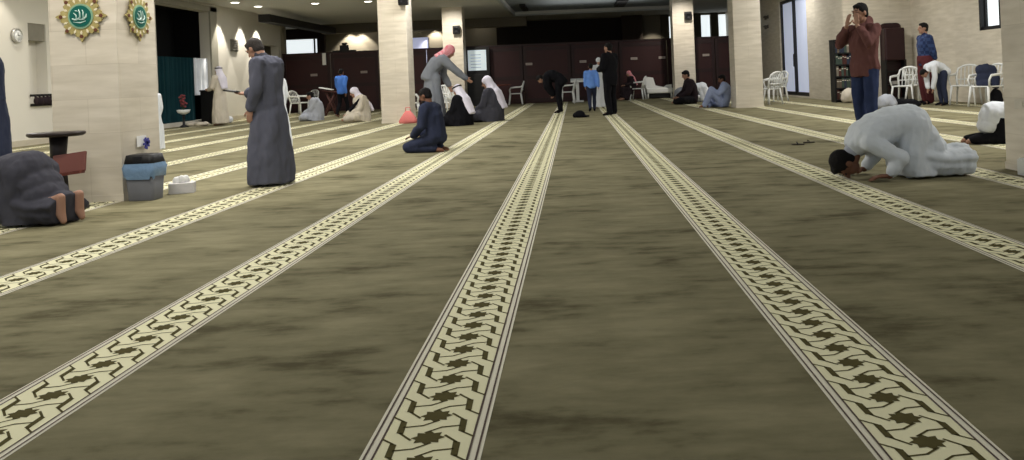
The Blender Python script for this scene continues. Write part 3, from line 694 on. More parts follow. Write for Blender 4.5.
def foot(bm, K, S, s, off=0):
    an, to = K['an' + s], K['to' + s]; d = (to - an); tuck = an.z > .13 * S and to.z < .05 * S and an.z < .3 * S
    heel = an + V((0, -.05 * S, .02 * S)) if tuck else an - d.normalized() * .03 * S; heel.z = heel.z if tuck else max(heel.z - .03 * S, .035 * S)
    tcap(bm, an, .036 * S + off, heel, .034 * S + off); tcap(bm, heel, .034 * S + off, an.lerp(to, .65), .036 * S + off); tcap(bm, an.lerp(to, .65), .037 * S + off, to, .024 * S + off)
    tcap(bm, an, .035 * S + off, an.lerp(to, .6), .03 * S + off)
def headp(bm, K, S):
    R = rotM(K['face'], K['hup']); c = K['head']
    P = lambda x, y, z: c + R @ V((x, y, z)) * S
    ell(bm, P(0, -.012, .02), (.076 * S, .095 * S, .095 * S), R); ell(bm, P(0, .028, -.045), (.057 * S, .062 * S, .068 * S), R)
    tcap(bm, P(0, .088, .012), .011 * S, P(0, .108, -.022), .014 * S, 8); ell(bm, P(0, .076, -.052), (.026 * S, .014 * S, .011 * S), R); ell(bm, P(0, .07, -.094), (.024 * S, .02 * S, .018 * S), R)
    for s in (-1, 1): ell(bm, P(s * .078, -.01, -.008), (.01 * S, .021 * S, .032 * S), R); ell(bm, P(s * .03, .077, .027), (.024 * S, .012 * S, .009 * S), R)
    tcap(bm, K['nck'] - (K['head'] - K['nck']).normalized() * .03 * S, .06 * S, P(0, -.03, -.06), .055 * S)
    return R, P
def person(label, px, py, rz, S, J, parts, skin=None, hair='short', hairm=None, vox=None, gloc=None, hands=True, handspec=None, curl=.35):
    """parts: list of (name, kind, material, options)"""
    g = gloc if gloc is not None else G(px, py)
    t = thing('person', label, 'person', g, rz); skin = skin or M_skin; big = g.y < 12
    vox = vox or (.008 if big else .013)
    K = sc(J, S); bm = BM()
    torso(bm, K, S, 0)
    R, P = headp(bm, K, S)
    for s in 'RL': arm(bm, K, S, s, 0); leg(bm, K, S, s, 0); foot(bm, K, S, s)
    for s in 'RL':
        sd = (1 if s == 'R' else -1)
        d = K['h' + s].normalized(); n_ = K['n' + s]; lat = d.cross(n_)
        # thumb side chosen towards the head/front of the body
        want = K['face'] if J['wr' + s][2] > .5 else (K['pel'] - K['wr' + s]); want = V((want.x, want.y, 0))
        hand(bm, K['wr' + s], d, n_, S, curl, 1 if lat.dot(want) >= 0 else -1)
    remesh(bm, 'body', skin, t, vox * (.8 if big else 1), 2)
    for s in (-1, 1):
        bm = BM(); ell(bm, P(s * .031, .078, .012), (.013 * S, .009 * S, .008 * S), R, seg=10); link('eye', bm, M_black, t)
    if hair:
        bm = BM(); ell(bm, P(0, -.024, .034), (.084 * S, .099 * S, .096 * S), R, seg=24); ell(bm, P(0, -.05, -.02), (.074 * S, .062 * S, .07 * S), R)
        ell(bm, P(0, .035, .088), (.058 * S, .045 * S, .03 * S), R)
        if hair == 'beard': ell(bm, P(0, .045, -.082), (.058 * S, .05 * S, .045 * S), R)
        remesh(bm, 'hair', hairm or M_hair, t, .009 if big else .013, 1, .004, 30)
        if hair == 'short' and big:
            for s in (-1, 1):
                bm = BM(); tube(bm, [P(s * .015, .092, .036), P(s * .035, .09, .042), P(s * .052, .078, .036)], .004 * S, n=5); link('eyebrow', bm, hairm or M_hair, t)
    for (nm, kind, m, op) in parts:
        bm = BM(); off = op.get('off', .018) * S; v = op.get('vox', .011 if big else .017)
        if kind == 'top':
            torso(bm, K, S, off, op.get('low', .1), op.get('wid', 1.0))
            for s in op.get('arms', 'RL'): arm(bm, K, S, s, off * op.get('slv', 1.0), op.get('stop', .93))
            tcap(bm, K['nck'] - V((0, 0, .03 * S)), .07 * S, K['nck'] + (K['head'] - K['nck']) * .28, .06 * S)
        elif kind == 'pants':
            lh = K['hpR'] - K['hpL']; dn = (K['pel'] - K['wst']).normalized()
            loft(bm, [(K['pel'] + dn * .07 * S, .14 * S + off, .1 * S + off, lh), (K['pel'], .165 * S + off, .12 * S + off, lh), (K['wst'] + dn * .05 * S, .15 * S + off, .11 * S + off, lh)])
            for s in 'RL': leg(bm, K, S, s, off, op.get('stop', .97))
        elif kind == 'thobe':
            torso(bm, K, S, off, .06, op.get('wid', 1.0))
            for s in 'RL': arm(bm, K, S, s, off * 1.1, op.get('stop', .95))
            tcap(bm, K['nck'] - V((0, 0, .03 * S)), .068 * S, K['nck'] + (K['head'] - K['nck']) * .3, .059 * S)
            hx, hy = op.get('hem', (.25, .2)); hz = op.get('hz', .06) * S; hc = op.get('hc', (0, 0)); L_ = K['hpR'] - K['hpL']
            secs = []
            a, b = K['wst'], V((hc[0] * S, hc[1] * S, hz))
            for u, fx_ in ((0, 0), (.15, .1), (.4, .5), (.75, .9), (1, 1)):
                c_ = a.lerp(b, u); rx0, ry0 = .155 + .035 * min(1, u * 3), .12 + .03 * min(1, u * 3)
                secs.append((c_, (rx0 + (hx - rx0) * fx_) * S, (ry0 + (hy - ry0) * fx_) * S, L_, u))
            loft(bm, secs, 64, op.get('folds', 7), op.get('amp', .05), op.get('ph', 0))
            for s in 'RL': leg(bm, K, S, s, off, .75)
        elif kind == 'socks':
            for s in 'RL': foot(bm, K, S, s, .006)
        elif kind == 'custom': op['f'](bm, K, S, P, R)
        remesh(bm, nm, m, t, v, op.get('sm', 4), op.get('disp', .012 if big else .008), op.get('ds', 7))
    return t
def keff(short=False):
    def f(bm, K, S, P, R):
        ell(bm, P(0, -.02, .036), (.094 * S, .108 * S, .102 * S), R, seg=24)
        c = K['head'] ; dn = (K['nck'] - K['head']).normalized(); bk = -(R @ V((0, 1, 0)))
        bk = V((bk.x, bk.y, 0)); bk = bk.normalized() if bk.length > .1 else V((0, -1, 0))
        lat = R @ V((1, 0, 0))
        sx_ = [(P(0, -.03, .05), .09 * S, .09 * S, lat), (P(0, -.045, -.05), .105 * S, .09 * S, lat), (K['nck'] + bk * .05 * S, .14 * S, .1 * S, lat), (K['uch'] + bk * .12 * S, .16 * S, .09 * S, lat), (K['chs'] + bk * .17 * S - V((0, 0, .06 * S)), .14 * S, .06 * S, lat), (K['wst'] + bk * .2 * S - V((0, 0, .02 * S)), .12 * S, .045 * S, lat)]
        loft(bm, sx_[:4] if short else sx_, 40, 6, .05)
    return f
def agal(bm, K, S, P, R):
    n = 20
    for dz in (.0, .016):
        tube(bm, [P(.094 * math.cos(2 * PI * k / n), -.02 + .108 * math.sin(2 * PI * k / n), .065 + dz) for k in range(n + 1)], .009 * S, n=6)

# 1 man in long grey robe, standing left, seen from behind, head bowed
g = G(268, 186); g.y += .1
S1 = (186.5 - 37) * g.y / F / 1.73
person('man in long blue-grey robe standing with bowed head, nearest of the standing figures', 0, 0, 1.3, S1,
    dict(STAND, nck=(0, .06, 1.47), head=(0, .16, 1.575), face=(.05, .82, -.58), hup=(0, .55, .86), uch=(0, .02, 1.38), shL=(-.18, .0, 1.4), elL=(-.25, -.03, 1.13), wrL=(-.24, .07, .885), shR=(.18, .0, 1.4), elR=(.2, .03, 1.12), wrR=(-.04, .27, 1.06), hR=(-.2, 1, .1), nR=(0, 0, 1)),
    [('robe', 'thobe', M_gthobe, dict(hem=(.30, .24), off=.03, hz=.03, amp=.045, folds=6, disp=.02, wid=1.12, stop=.9)),
     ('collar', 'custom', M_gthobe2, dict(f=lambda bm, K, S, P, R: tcap(bm, K['nck'] + V((0, 0, .0)), .072 * S, K['nck'] + (K['head'] - K['nck']) * .32, .064 * S))),
     ('socks', 'socks', M_blackc, {})], hairm=M_hairg, gloc=g)
# the phone held out in front of him
p = AY(240, 90, g.y + .05)
bm = BM(); box(bm, (0, 0, 0), (.075, .15, .012), bev=.004); box(bm, (0, 0, .007), (.068, .138, .003), mi=1)
ph = link('mobile_phone', bm, [M_black, M_blackm], smooth=False, loc=(0, 0, 0)); tag(ph, 'black phone held out by the man in the blue-grey robe', 'phone')
K = sc(STAND, S1, wrR=(.1, .28, 1.08)); w = Matrix.Rotation(1.3, 3, 'Z') @ (V((-.1, .42, 1.10)) * S1); ph.location = V((g.x, g.y, 0)) + w; ph.rotation_euler = (.15, 0, 1.3)

# 2 white robed man prostrating on the right
g = G(917, 180); g.y += .23
def pros_robe(tail=.52, w=.2, kneez=.0):
    def f(bm, K, S, P, R):
        X = V((1, 0, 0)); v = lambda y, z: V((0, y, z)) * S
        # back: from the nape over the shoulders to the rump, then down the thighs
        loft(bm, [(v(.43, .235), .07 * S, .07 * S, X), (v(.39, .27), .15 * S, .095 * S, X), (v(.33, .325), .225 * S, .13 * S, X), (v(.22, .385), .215 * S, .14 * S, X), (v(.10, .425), .2 * S, .145 * S, X), (v(-.02, .44), .2 * S, .15 * S, X), (v(-.10, .38), .2 * S, .14 * S, X)], 40, 5, .015)
        ell(bm, v(-.05, .42), (.2 * S, .16 * S, .165 * S)); ell(bm, v(-.19, .23), (.2 * S, .13 * S, .13 * S)); ell(bm, v(-.15, .31), (.195 * S, .12 * S, .13 * S))
        for s in 'RL':
            tcap(bm, K['uch'] * .5 + K['sh' + s] * .5, .085 * S, K['sh' + s], .075 * S)
            tcap(bm, K['sh' + s], .075 * S, K['el' + s], .062 * S); tcap(bm, K['el' + s], .062 * S, K['el' + s].lerp(K['wr' + s], .75), .052 * S)
            tcap(bm, K['hp' + s], .125 * S, K['kn' + s] + V((0, .0, .03)) * S, .105 * S)
        # cloth hanging over thighs and shins to the floor
        loft(bm, [(v(-.06, .40), .19 * S, .15 * S, X), (v(-.07, .22), .215 * S, .15 * S, X), (v(-.07, .02), .235 * S, .165 * S, X)], 48, 6, .03)
        loft(bm, [(v(.02, .14), .19 * S, .12 * S, X), (v(-.1, .15), .225 * S, .15 * S, X), (v(-.2, .13), .225 * S, .135 * S, X), (v(-.3, .12), .215 * S, .12 * S, X), (v(-tail + .06, .125), .205 * S, .125 * S, X, 1.5), (v(-tail, .12), .19 * S, .115 * S, X, 2)], 48, 5, .05, .6)
    return f
person('man in pale robe bowing prostrate on the carpet at right, forehead to the floor', 0, 0, PI / 2 - .03, 1.04,
    dict(PROS, head=(0, .475, .12), nck=(0, .40, .25), uch=(0, .33, .33), shR=(.17, .33, .3), shL=(-.17, .33, .3), elL=(-.26, .12, .18), wrL=(-.24, .21, .045), hL=(.0, 1, -.05), toR=(.1, -.42, .03), toL=(-.1, -.42, .03), anR=(.1, -.37, .16), anL=(-.1, -.37, .16)),
    [('robe', 'custom', M_pthobe, dict(f=pros_robe(.50), disp=.009, ds=10, vox=.010, sm=4)),
     ('undershirt', 'custom', M_grey3, dict(f=lambda bm, K, S, P, R: tcap(bm, K['nck'] - V((0, .04, -.0)) * S, .078 * S, K['nck'] + V((0, .02, -.02)) * S, .066 * S)))],
    skin=M_skind, gloc=g)

# 3 man in brown sweater and jeans, hands over his face
g = G(868, 141)
S3 = (141 - 4.5) * g.y / F / 1.74
def jacket(bm, K, S, P, R):
    torso(bm, K, S, .035 * S, .12, 1.08); loft(bm, [(V((0, .0, 1.0)) * S, .19 * S, .155 * S), (V((0, .0, .82)) * S, .19 * S, .15 * S)], 40, 5, .02)
    for s in 'RL': arm(bm, K, S, s, .022 * S, .8)
    tcap(bm, K['nck'] + V((0, -.03, -.03)) * S, .09 * S, K['nck'] + V((0, -.04, .03)) * S, .08 * S)
person('man in brown sweater and blue jeans standing with hands raised to his face', 0, 0, 2.0, S3,
    dict(STAND, head=(0, .05, 1.635), face=(.0, 1, -.15), elR=(.26, .17, 1.24), wrR=(.08, .2, 1.47), elL=(-.26, .17, 1.24), wrL=(-.1, .2, 1.47), hR=(-.25, -.05, 1), hL=(.15, -.05, 1), nR=(-.2, -1, 0), nL=(.2, -1, 0)),
    [('sweater', 'custom', M_brown, dict(f=jacket, disp=.02)), ('jeans', 'pants', M_jeans, dict(off=.022, disp=.012)), ('socks', 'socks', M_blackc, {})], hair='short', gloc=g, curl=.15)

# 4 prostrate man in charcoal robe at the left edge, seen from behind
g = G(6, 229); g.y += .22
person('man in charcoal robe prostrate at the left edge, soles of his feet showing', 0, 0, PI / 2 - .2, .95,
    dict(PROS, anR=(.09, -.37, .2), toR=(.09, -.44, .035), anL=(-.09, -.37, .2), toL=(-.09, -.44, .035)),
    [('robe', 'custom', M_gthobe2, dict(f=pros_robe(.41), disp=.010, ds=9, vox=.010, sm=4)),
     ('collar', 'custom', M_wthobe, dict(f=lambda bm, K, S, P, R: tcap(bm, K['nck'] - V((0, .04, -.01)) * S, .085 * S, K['nck'] + V((0, .02, -.02)) * S, .075 * S)))], gloc=g)

# 5 navy man cut off by the left edge
g = G(-5, 174)
person('man in navy clothes standing, cut off by the left edge', 0, 0, 2.2, (174 - 34) * g.y / F / 1.75, dict(STAND, elL=(-.26, .0, 1.14), wrL=(-.2, .18, 1.0), elR=(.26, 0, 1.14), wrR=(.2, .18, 1.0)),
    [('shirt', 'thobe', M_navy, dict(hem=(.24, .19), off=.03, hz=.12, wid=1.15)), ('trousers', 'pants', M_navy, {}), ('socks', 'socks', M_blackc, {})], gloc=g)

# 6 kneeling man in navy
g = G(423, 153); g.y += .15
person('man in navy shirt kneeling on the carpet before the left column', 0, 0, 1.25, (154 - 92) * g.y / F / 1.0, KNEEL,
    [('shirt', 'top', M_navy, dict(off=.035, low=.1, wid=1.1, disp=.015)), ('trousers', 'pants', M_navy, dict(off=.03))], skin=M_skind, hair='beard', gloc=g, vox=.011)

# 7 man leaning forward in grey robe with red headscarf
g = G(434, 126); g.y += .3
def sash(bm, K, S, P, R):
    keff(True)(bm, K, S, P, R)
person('man in grey robe and red chequered headscarf leaning forward to the seated men', 0, 0, -PI / 2 + .25, (128 - 52) * g.y / F / 1.50,
    dict(STAND, pel=(0, -.12, .93), wst=(0, -.06, 1.07), chs=(0, .06, 1.22), uch=(0, .16, 1.31), nck=(0, .22, 1.36), head=(0, .32, 1.44), face=(0, .8, -.6), hup=(0, .6, .8),
         shR=(.18, .18, 1.28), elR=(.2, .38, 1.08), wrR=(.14, .60, .9), shL=(-.18, .18, 1.28), elL=(-.22, .2, 1.0), wrL=(-.2, .3, .78), hR=(0, .8, -.6), hL=(0, .3, -1)),
    [('robe', 'thobe', M_grey2, dict(hem=(.26, .22), off=.03, hz=.04, hc=(0, -.02), wid=1.1, disp=.015)), ('headscarf', 'custom', M_kred, dict(f=sash, disp=.008)), ('socks', 'socks', M_blackc, {})], gloc=g, hair=None)

# 8, 9 seated men with white headscarves
def cloak(bm, K, S, P, R):
    X = V((1, 0, 0))
    torso(bm, K, S, .05 * S, .08, 1.15)
    for s in 'RL':
        arm(bm, K, S, s, .04 * S, .9); leg(bm, K, S, s, .05 * S, .9)
    loft(bm, [(V((0, -.08, .34)) * S, .22 * S, .18 * S, X), (V((0, .0, .18)) * S, .33 * S, .28 * S, X), (V((0, .06, .03)) * S, .38 * S, .34 * S, X)], 48, 6, .04)
g = G(459, 126); g.y += .25
person('man in black cloak and white headscarf sitting on the carpet', 0, 0, 1.15, (127 - 88) * g.y / F / .86, SIT,
    [('cloak', 'custom', M_blackc, dict(f=cloak, disp=.02)), ('headscarf', 'custom', M_kwhite, dict(f=keff(), disp=.01)), ('head_cord', 'custom', M_black, dict(f=agal, vox=.006, sm=0, disp=0))], hair=None, gloc=g)
g = G(486, 123.5); g.y += 1.0
person('man in dark grey robe and white headscarf sitting right of the black cloak', 0, 0, 1.3, (125 - 81) * g.y / F / .88, SIT,
    [('robe', 'custom', M_gthobe2, dict(f=cloak, disp=.02)), ('headscarf', 'custom', M_kwhite, dict(f=keff(), disp=.01))], hair=None, gloc=g)

# 10, 11, 12 left back group
g = G(311, 121); g.y += .3
person('man in light grey robe sitting on the carpet by white chairs', 0, 0, PI / 2 + .1, (122 - 92) * g.y / F / .88, dict(SIT, head=(0, .1, .72), uch=(0, .02, .55), nck=(0, .05, .62)),
    [('robe', 'custom', M_grey3, dict(f=cloak, disp=.02))], hair='short', gloc=g)
g = G(357, 122); g.y += .3
person('man in white robe with dark stripes sitting near the left column', 0, 0, PI / 2 + .5, (123 - 88) * g.y / F / .88, dict(SIT, head=(0, .12, .73), uch=(0, .04, .56), nck=(0, .07, .63)),
    [('robe', 'custom', M_cream, dict(f=cloak, disp=.02)), ('headscarf', 'custom', M_kwhite, dict(f=keff(), disp=.01)),
     ('sash', 'custom', M_blackc, dict(f=lambda bm, K, S, P, R: tcap(bm, K['shL'] + V((-.04, .07, 0)) * S, .03 * S, K['wrL'] + V((0, .02, .1)) * S, .05 * S)))], hair=None, gloc=g)
WALK = dict(STAND, knR=(.1, .14, .5), anR=(.1, .16, .085), toR=(.12, .33, .025), knL=(-.1, -.02, .5), anL=(-.1, -.22, .12), toL=(-.12, -.07, .03), elR=(.23, -.12, 1.14), wrR=(.24, -.1, .9), elL=(-.23, .03, 1.14), wrL=(-.24, .16, .93))
g = G(343, 117.5)
person('boy in bright blue top walking along the partition', 0, 0, -.4, (117.5 - 69) * g.y / F / 1.75, WALK, [('shirt', 'top', M_blue, dict(off=.035, disp=.01)), ('trousers', 'pants', M_blackc, {})], skin=M_skind, gloc=g)
# 13 white robed man facing the left wall, 14 hidden one behind the column
g = G(221, 125.5)
person('man in cream robe and white headscarf standing at the left wall', 0, 0, PI / 2 - .3, (125.5 - 66) * g.y / F / 1.77, dict(STAND, elR=(.24, .05, 1.14), wrR=(.16, .25, 1.08), elL=(-.24, .05, 1.14), wrL=(-.16, .25, 1.08), hR=(0, 1, 0), hL=(0, 1, 0)),
    [('robe', 'thobe', M_cream, dict(off=.03, hem=(.25, .22), disp=.012)), ('headscarf', 'custom', M_kwhite, dict(f=keff(), disp=.01)), ('head_cord', 'custom', M_black, dict(f=agal, vox=.006, sm=0, disp=0))], hair=None, gloc=g)
g = G(156, 152)
person('man in white robe mostly hidden behind the near column', 0, 0, PI / 2, (152 - 84) * g.y / F / 1.75, STAND, [('robe', 'thobe', M_wthobe, dict(off=.03, hem=(.25, .2), disp=.012)), ('cap', 'custom', M_wthobe, dict(f=lambda bm, K, S, P, R: ell(bm, P(0, -.015, .05), (.088 * S, .1 * S, .08 * S), R), disp=0))], gloc=g)
g = G(279, 150)
person('man in white robe half hidden behind the man in the blue-grey robe', 0, 0, PI / 2 - .2, (150 - 66) * g.y / F / 1.75, STAND, [('robe', 'thobe', M_wthobe, dict(off=.035, hem=(.27, .26), disp=.012)), ('cap', 'custom', M_wthobe, dict(f=lambda bm, K, S, P, R: ell(bm, P(0, -.015, .05), (.088 * S, .1 * S, .08 * S), R), disp=0))], gloc=g)

# centre back group
g = G(560, 113)
person('man in black bowing forward with hands on his knees', 0, 0, PI / 2 - .1, (113 - 71) * g.y / F / 1.27, dict(BOW, pel=(0, -.1, .92), wrR=(.12, .2, .6), wrL=(-.12, .2, .6)), [('shirt', 'top', M_blackc, dict(off=.07, disp=.01, stop=1.0)), ('trousers', 'pants', M_blackc, dict(off=.03)), ('socks', 'socks', M_blackc, {})], gloc=g)
g = G(592.5, 111.5)
person('boy in light blue shirt walking away beside the man in black', 0, 0, .1, (111.5 - 63.5) * g.y / F / 1.75, dict(WALK, wrL=(-.22, .05, .93)), [('shirt', 'top', cloth('shirt_lightblue', (104, 146, 220), noise_amt=.2, nscale=14), dict(off=.03, disp=.01, wid=1.0)), ('trousers', 'pants', M_navy, {}), ('socks', 'socks', M_blackc, {})], gloc=g)
g = G(600.5, 108.5)
person('man in white robe and white cap behind the man in black', 0, 0, .2, (108.5 - 57) * g.y / F / 1.77, STAND, [('robe', 'thobe', M_wthobe, dict(off=.025, hem=(.3, .24), disp=.012)), ('cap', 'custom', M_wthobe, dict(f=lambda bm, K, S, P, R: ell(bm, P(0, -.015, .03), (.095 * S, .108 * S, .1 * S), R), disp=0))], gloc=g, hair=None)
g = G(611.5, 115.5)
person('tall man in black standing in the middle of the hall', 0, 0, .9, (115.5 - 43) * g.y / F / 1.75, dict(STAND, elR=(.25, .04, 1.15), wrR=(.12, .24, 1.12), elL=(-.25, .04, 1.15), wrL=(-.12, .24, 1.12), hR=(-1, .4, 0), hL=(1, .4, 0)),
    [('coat', 'top', M_blackc, dict(off=.045, low=.22, wid=1.1, disp=.01)), ('trousers', 'pants', M_blackc, dict(off=.03)), ('socks', 'socks', M_blackc, {})], gloc=g)
g = G(632, 97.5)
person('man in dark robe and red headscarf seated on a white chair', 0, 0, -PI / 2 + PI + .2, (98 - 68) * g.y / F / 1.33 , CHAIRSIT, [('robe', 'thobe', M_dbrown, dict(off=.04, hem=(.26, .26), hc=(0, .35), disp=.01)), ('headscarf', 'custom', M_kred, dict(f=keff(), disp=.008))], hair=None, gloc=g)

# right centre group
g = G(691, 104.5); g.y += .5
person('man in dark clothes sitting cross-legged, right of the distant column', 0, 0, PI / 2 + .1, (105 - 72) * g.y / F / .88, SIT, [('shirt', 'top', M_dbrown, dict(off=.04, wid=1.1)), ('trousers', 'pants', M_blackc, dict(off=.04))], gloc=g)
g = G(710, 103.5); g.y += 1.6
person('man in white robe prostrate behind the two sitting men', 0, 0, PI / 2, 1.05 , PROS, [('robe', 'custom', M_wthobe, dict(f=pros_robe(.5), disp=.02, vox=.018))], gloc=g)
KNEEUP = dict(SIT, pel=(0, -.12, .13), wst=(0, -.18, .28), chs=(0, -.2, .46), uch=(0, -.17, .57), nck=(0, -.14, .65), head=(0, -.1, .78), face=(0, .95, -.3), hup=(0, .3, .95), shR=(.19, -.17, .58), shL=(-.19, -.17, .58),
    knL=(-.16, .22, .5), anL=(-.12, .42, .08), toL=(-.12, .56, .03), knR=(.34, .2, .12), anR=(.05, .32, .06), elL=(-.24, .02, .4), wrL=(-.14, .22, .46), elR=(.25, .0, .34), wrR=(.12, .22, .3))
g = G(724, 107.5); g.y += .25; g.x = min(g.x, 3.78)
person('man in light blue robe sitting against the column with one knee raised', 0, 0, PI / 2 - .05, (108 - 78) * g.y / F / .84, KNEEUP, [('robe', 'top', M_lblue, dict(off=.045, wid=1.15, disp=.015)), ('trousers', 'pants', M_lblue, dict(off=.045, disp=.015))], skin=M_skind, gloc=g)

# far right group
g = G(927, 104.5)
person('man in blue plaid shirt and maroon trousers standing in profile at the back right', 0, 0, PI / 2 + .05, (104.5 - 23) * g.y / F / 1.75, dict(STAND, elL=(-.24, -.06, 1.14), wrL=(-.16, -.14, .98), elR=(.24, -.1, 1.14), wrR=(.16, -.14, .98)),
    [('shirt', 'top', M_plaid, dict(off=.025, low=.12, disp=.01, wid=1.0)), ('trousers', 'pants', M_maroonc, dict(off=.04)), ('socks', 'socks', M_blackc, {})], gloc=g)
g = G(943, 105.5)
person('man in white shirt and dark trousers bending down behind the plaid shirt', 0, 0, PI / 2 + .15, (105.5 - 62) * g.y / F / 1.22, dict(BOW, head=(0, .54, .92), nck=(0, .42, 1.02), uch=(0, .33, 1.08), wrR=(.12, .36, .5), wrL=(-.12, .36, .5)), [('shirt', 'top', M_wthobe, dict(off=.035, disp=.01)), ('trousers', 'pants', M_navy, dict(off=.02)), ('socks', 'socks', M_blackc, {})], gloc=g)
# white robed sitter by the right column
g = G(1012, 145); g.y += .25
def rump(bm, K, S, P, R):
    torso(bm, K, S, .045 * S, .12, 1.15); ell(bm, V((0, -.08, .36)) * S, (.22 * S, .19 * S, .2 * S)); ell(bm, V((0, -.14, .26)) * S, (.2 * S, .15 * S, .13 * S))
    for s in 'RL': arm(bm, K, S, s, .04 * S, .9)
person('man in white shirt and dark trousers bowed low beside the right column', 0, 0, -PI / 2 - .15, .80, PROS, [('shirt', 'custom', M_wthobe, dict(f=rump)), ('trousers', 'pants', M_blackc, dict(off=.03))], gloc=g)

# ------------------------------------------------------------------ remaining furniture and objects
# notice cabinet
p = AY(477, 60, 30.2)
cb_ = thing('notice_cabinet', 'black cabinet with a lit white notice board before the partition', 'cabinet', (AY(477, 60, 30.2).x, 30.2, 0))
bm = BM(); box(bm, (0, 0, .6), (.95, .4, 1.2), bev=.01); box(bm, (0, 0.1, 1.72), (.95, .12, 1.05), bev=.01)
for z in (.3, .6, .9): box(bm, (0, -.205, z), (.85, .02, .02), mi=1)
link('carcass', bm, [M_black, M_blackm], cb_, smooth=False)
zc0, zc1 = AY(477, 70.5, 30.2).z, AY(477, 50, 30.2).z
bm = BM(); box(bm, (0, .03, (zc0 + zc1) / 2), (.7, .02, zc1 - zc0)); 
for k in range(5): box(bm, (-.05, .018, zc0 + .12 + k * .12), (.4, .004, .02), mi=1)
link('board', bm, [mat('board_lit', (205, 218, 224), .5, emit=.45), mat('board_text', (150, 170, 185), .6)], cb_, smooth=False)
# round wooden table
p = G(497, 103.5) * (29.1 / 29.7)
tb = thing('pedestal_table', 'round reddish wooden pedestal table between cabinet and lone chair', 'table', p)
bm = BM(); lathe(bm, [(.01, .74), (.52, .74), (.54, .76), (.54, .78), (.01, .78)], n=32); link('tabletop', bm, mat('table_wood', (112, 62, 52), .5), tb)
bm = BM(); lathe(bm, [(.24, 0), (.24, .04), (.1, .1), (.09, .3), (.2, .42), (.22, .5), (.1, .6), (.08, .74)]); link('pedestal', bm, mat('table_pink', (172, 124, 112), .6), tb)
# white stand (small lectern)
p = G(578, 100)
ls = thing('white_stand', 'white T-shaped reading stand behind the boy in light blue', 'stand', p)
bm = BM(); box(bm, (0, 0, .03), (.42, .35, .06), bev=.01); link('base', bm, M_white, ls, smooth=False)
bm = BM(); box(bm, (0, 0, .42), (.12, .1, .76), bev=.01); link('post', bm, M_white, ls, smooth=False)
bm = BM(); box(bm, (0, 0, .82), (.5, .35, .04), Matrix.Rotation(.3, 3, 'X'), bev=.01); box(bm, (0, -.17, .78), (.5, .03, .06)); link('desk', bm, M_white, ls, smooth=False)
# white sofa / bench
p = G(662, 95)
sf = thing('white_bench', 'low white padded bench with one raised end before the partition', 'bench', (AY(659.5, 95, 30.15).x, 30.2, 0))
bm = BM(); box(bm, (0, 0, .3), (1.0, .5, .2), bev=.04); link('seat', bm, M_white, sf)
bm = BM(); prism(bm, [(-.5, .3), (-.5, .85), (-.2, .8), (-.12, .5), (.2, .42), (.3, .5), (.5, .52), (.5, .3)], .12, .25); link('backrest', bm, M_white, sf, smooth=False)
for sx in (-1, 1):
    for sy in (-1, 1): bm = BM(); tube(bm, [(sx * .44, sy * .2, .22), (sx * .46, sy * .21, 0)], .03); link('leg', bm, M_white, sf)
bm = BM(); box(bm, (0, -.0, .12), (.8, .3, .18), bev=.02); link('drawer', bm, M_black, sf, smooth=False)
# black cap and sandals on the carpet
p = G(580, 117.5); bm = BM()
ell(bm, (0, 0, .07), (.13, .11, .1)); ell(bm, (.12, -.03, .03), (.11, .08, .03)); ell(bm, (-.09, .05, .05), (.08, .08, .07))
o = remesh(bm, 'bag', M_blackc, None, .015, 2, .01); o.location = p; tag(o, 'small black bag lying on the carpet near the middle stripe', 'bag')
for k, (px, py, lab) in enumerate(((798, 145, 'small dark object on the carpet, left one of the two before the column'), (809, 143, 'small dark object on the carpet, right one of the two before the column'))):
    p = G(px, py); bm = BM(); n = 24
    rings(bm, [[V(((.05 if math.sin(2 * PI * q / n) > 0 else .042) * s_ * math.cos(2 * PI * q / n), .13 * s_ * math.sin(2 * PI * q / n), z)) for q in range(n)] for s_, z in ((.96, .003), (1, .01), (1, .022), (.95, .026))])
    ob = link('sandal', bm, mat('sandal_sole', (60, 54, 44), .7), loc=p); ob.rotation_euler = (0, 0, 1.2 + k * .5); ob.scale = (.6, .6, .6); tag(ob, lab, 'sandal')
    bm = BM()
    tube(bm, [(-.045, 0, .02), (-.03, .02, .055), (0, .035, .065), (.03, .02, .055), (.045, 0, .02)], .008, n=6); link('strap', bm, M_black, ob)
# pink bag by the column
p = G(411, 122.5); p.y -= .3; bm = BM()
rings(bm, [rrect(.2, .14, 0, .05), rrect(.21, .15, .06, .05), rrect(.16, .1, .16, .05), rrect(.06, .04, .3, .03)])
t = link('cloth_bag', bm, mat('bag_pink', (200, 112, 108), .8), loc=p); tag(t, 'pink cloth bag on the carpet at the foot of the column', 'bag')
bm = BM(); tube(bm, [(-.06, 0, .27), (-.05, 0, .38), (.05, 0, .38), (.06, 0, .27)], .012); link('handle', bm, mat('bag_pink', (200, 112, 108)), t)
# reading stand with open book near the left back
p = G(331, 116); t = thing('book_stand', 'dark wooden stand near the walking boy in bright blue', 'stand', p)
wd = mat('wood_book', (72, 40, 34), .6)
bm = BM(); bm.free()
for sx in (-1, 1):
    for y in (0, .25): bm = BM(); tube(bm, [(sx * .22, y - .1, 0), (-sx * .16, y + .05, .78)], .03); link('leg', bm, wd, t)
bm = BM(); box(bm, (0, .15, .8), (.5, .4, .03), Matrix.Rotation(.15, 3, 'Y')); link('desk', bm, wd, t, smooth=False)
bm = BM(); box(bm, (0, 0, 0), (.42, .28, .03), Matrix.Rotation(.2, 3, 'Y'), bev=.005); o = link('open_book', bm, M_paper, smooth=False, loc=(p.x - .15, p.y + .1, .9)); tag(o, 'white book lying on the dark wooden stand', 'book')
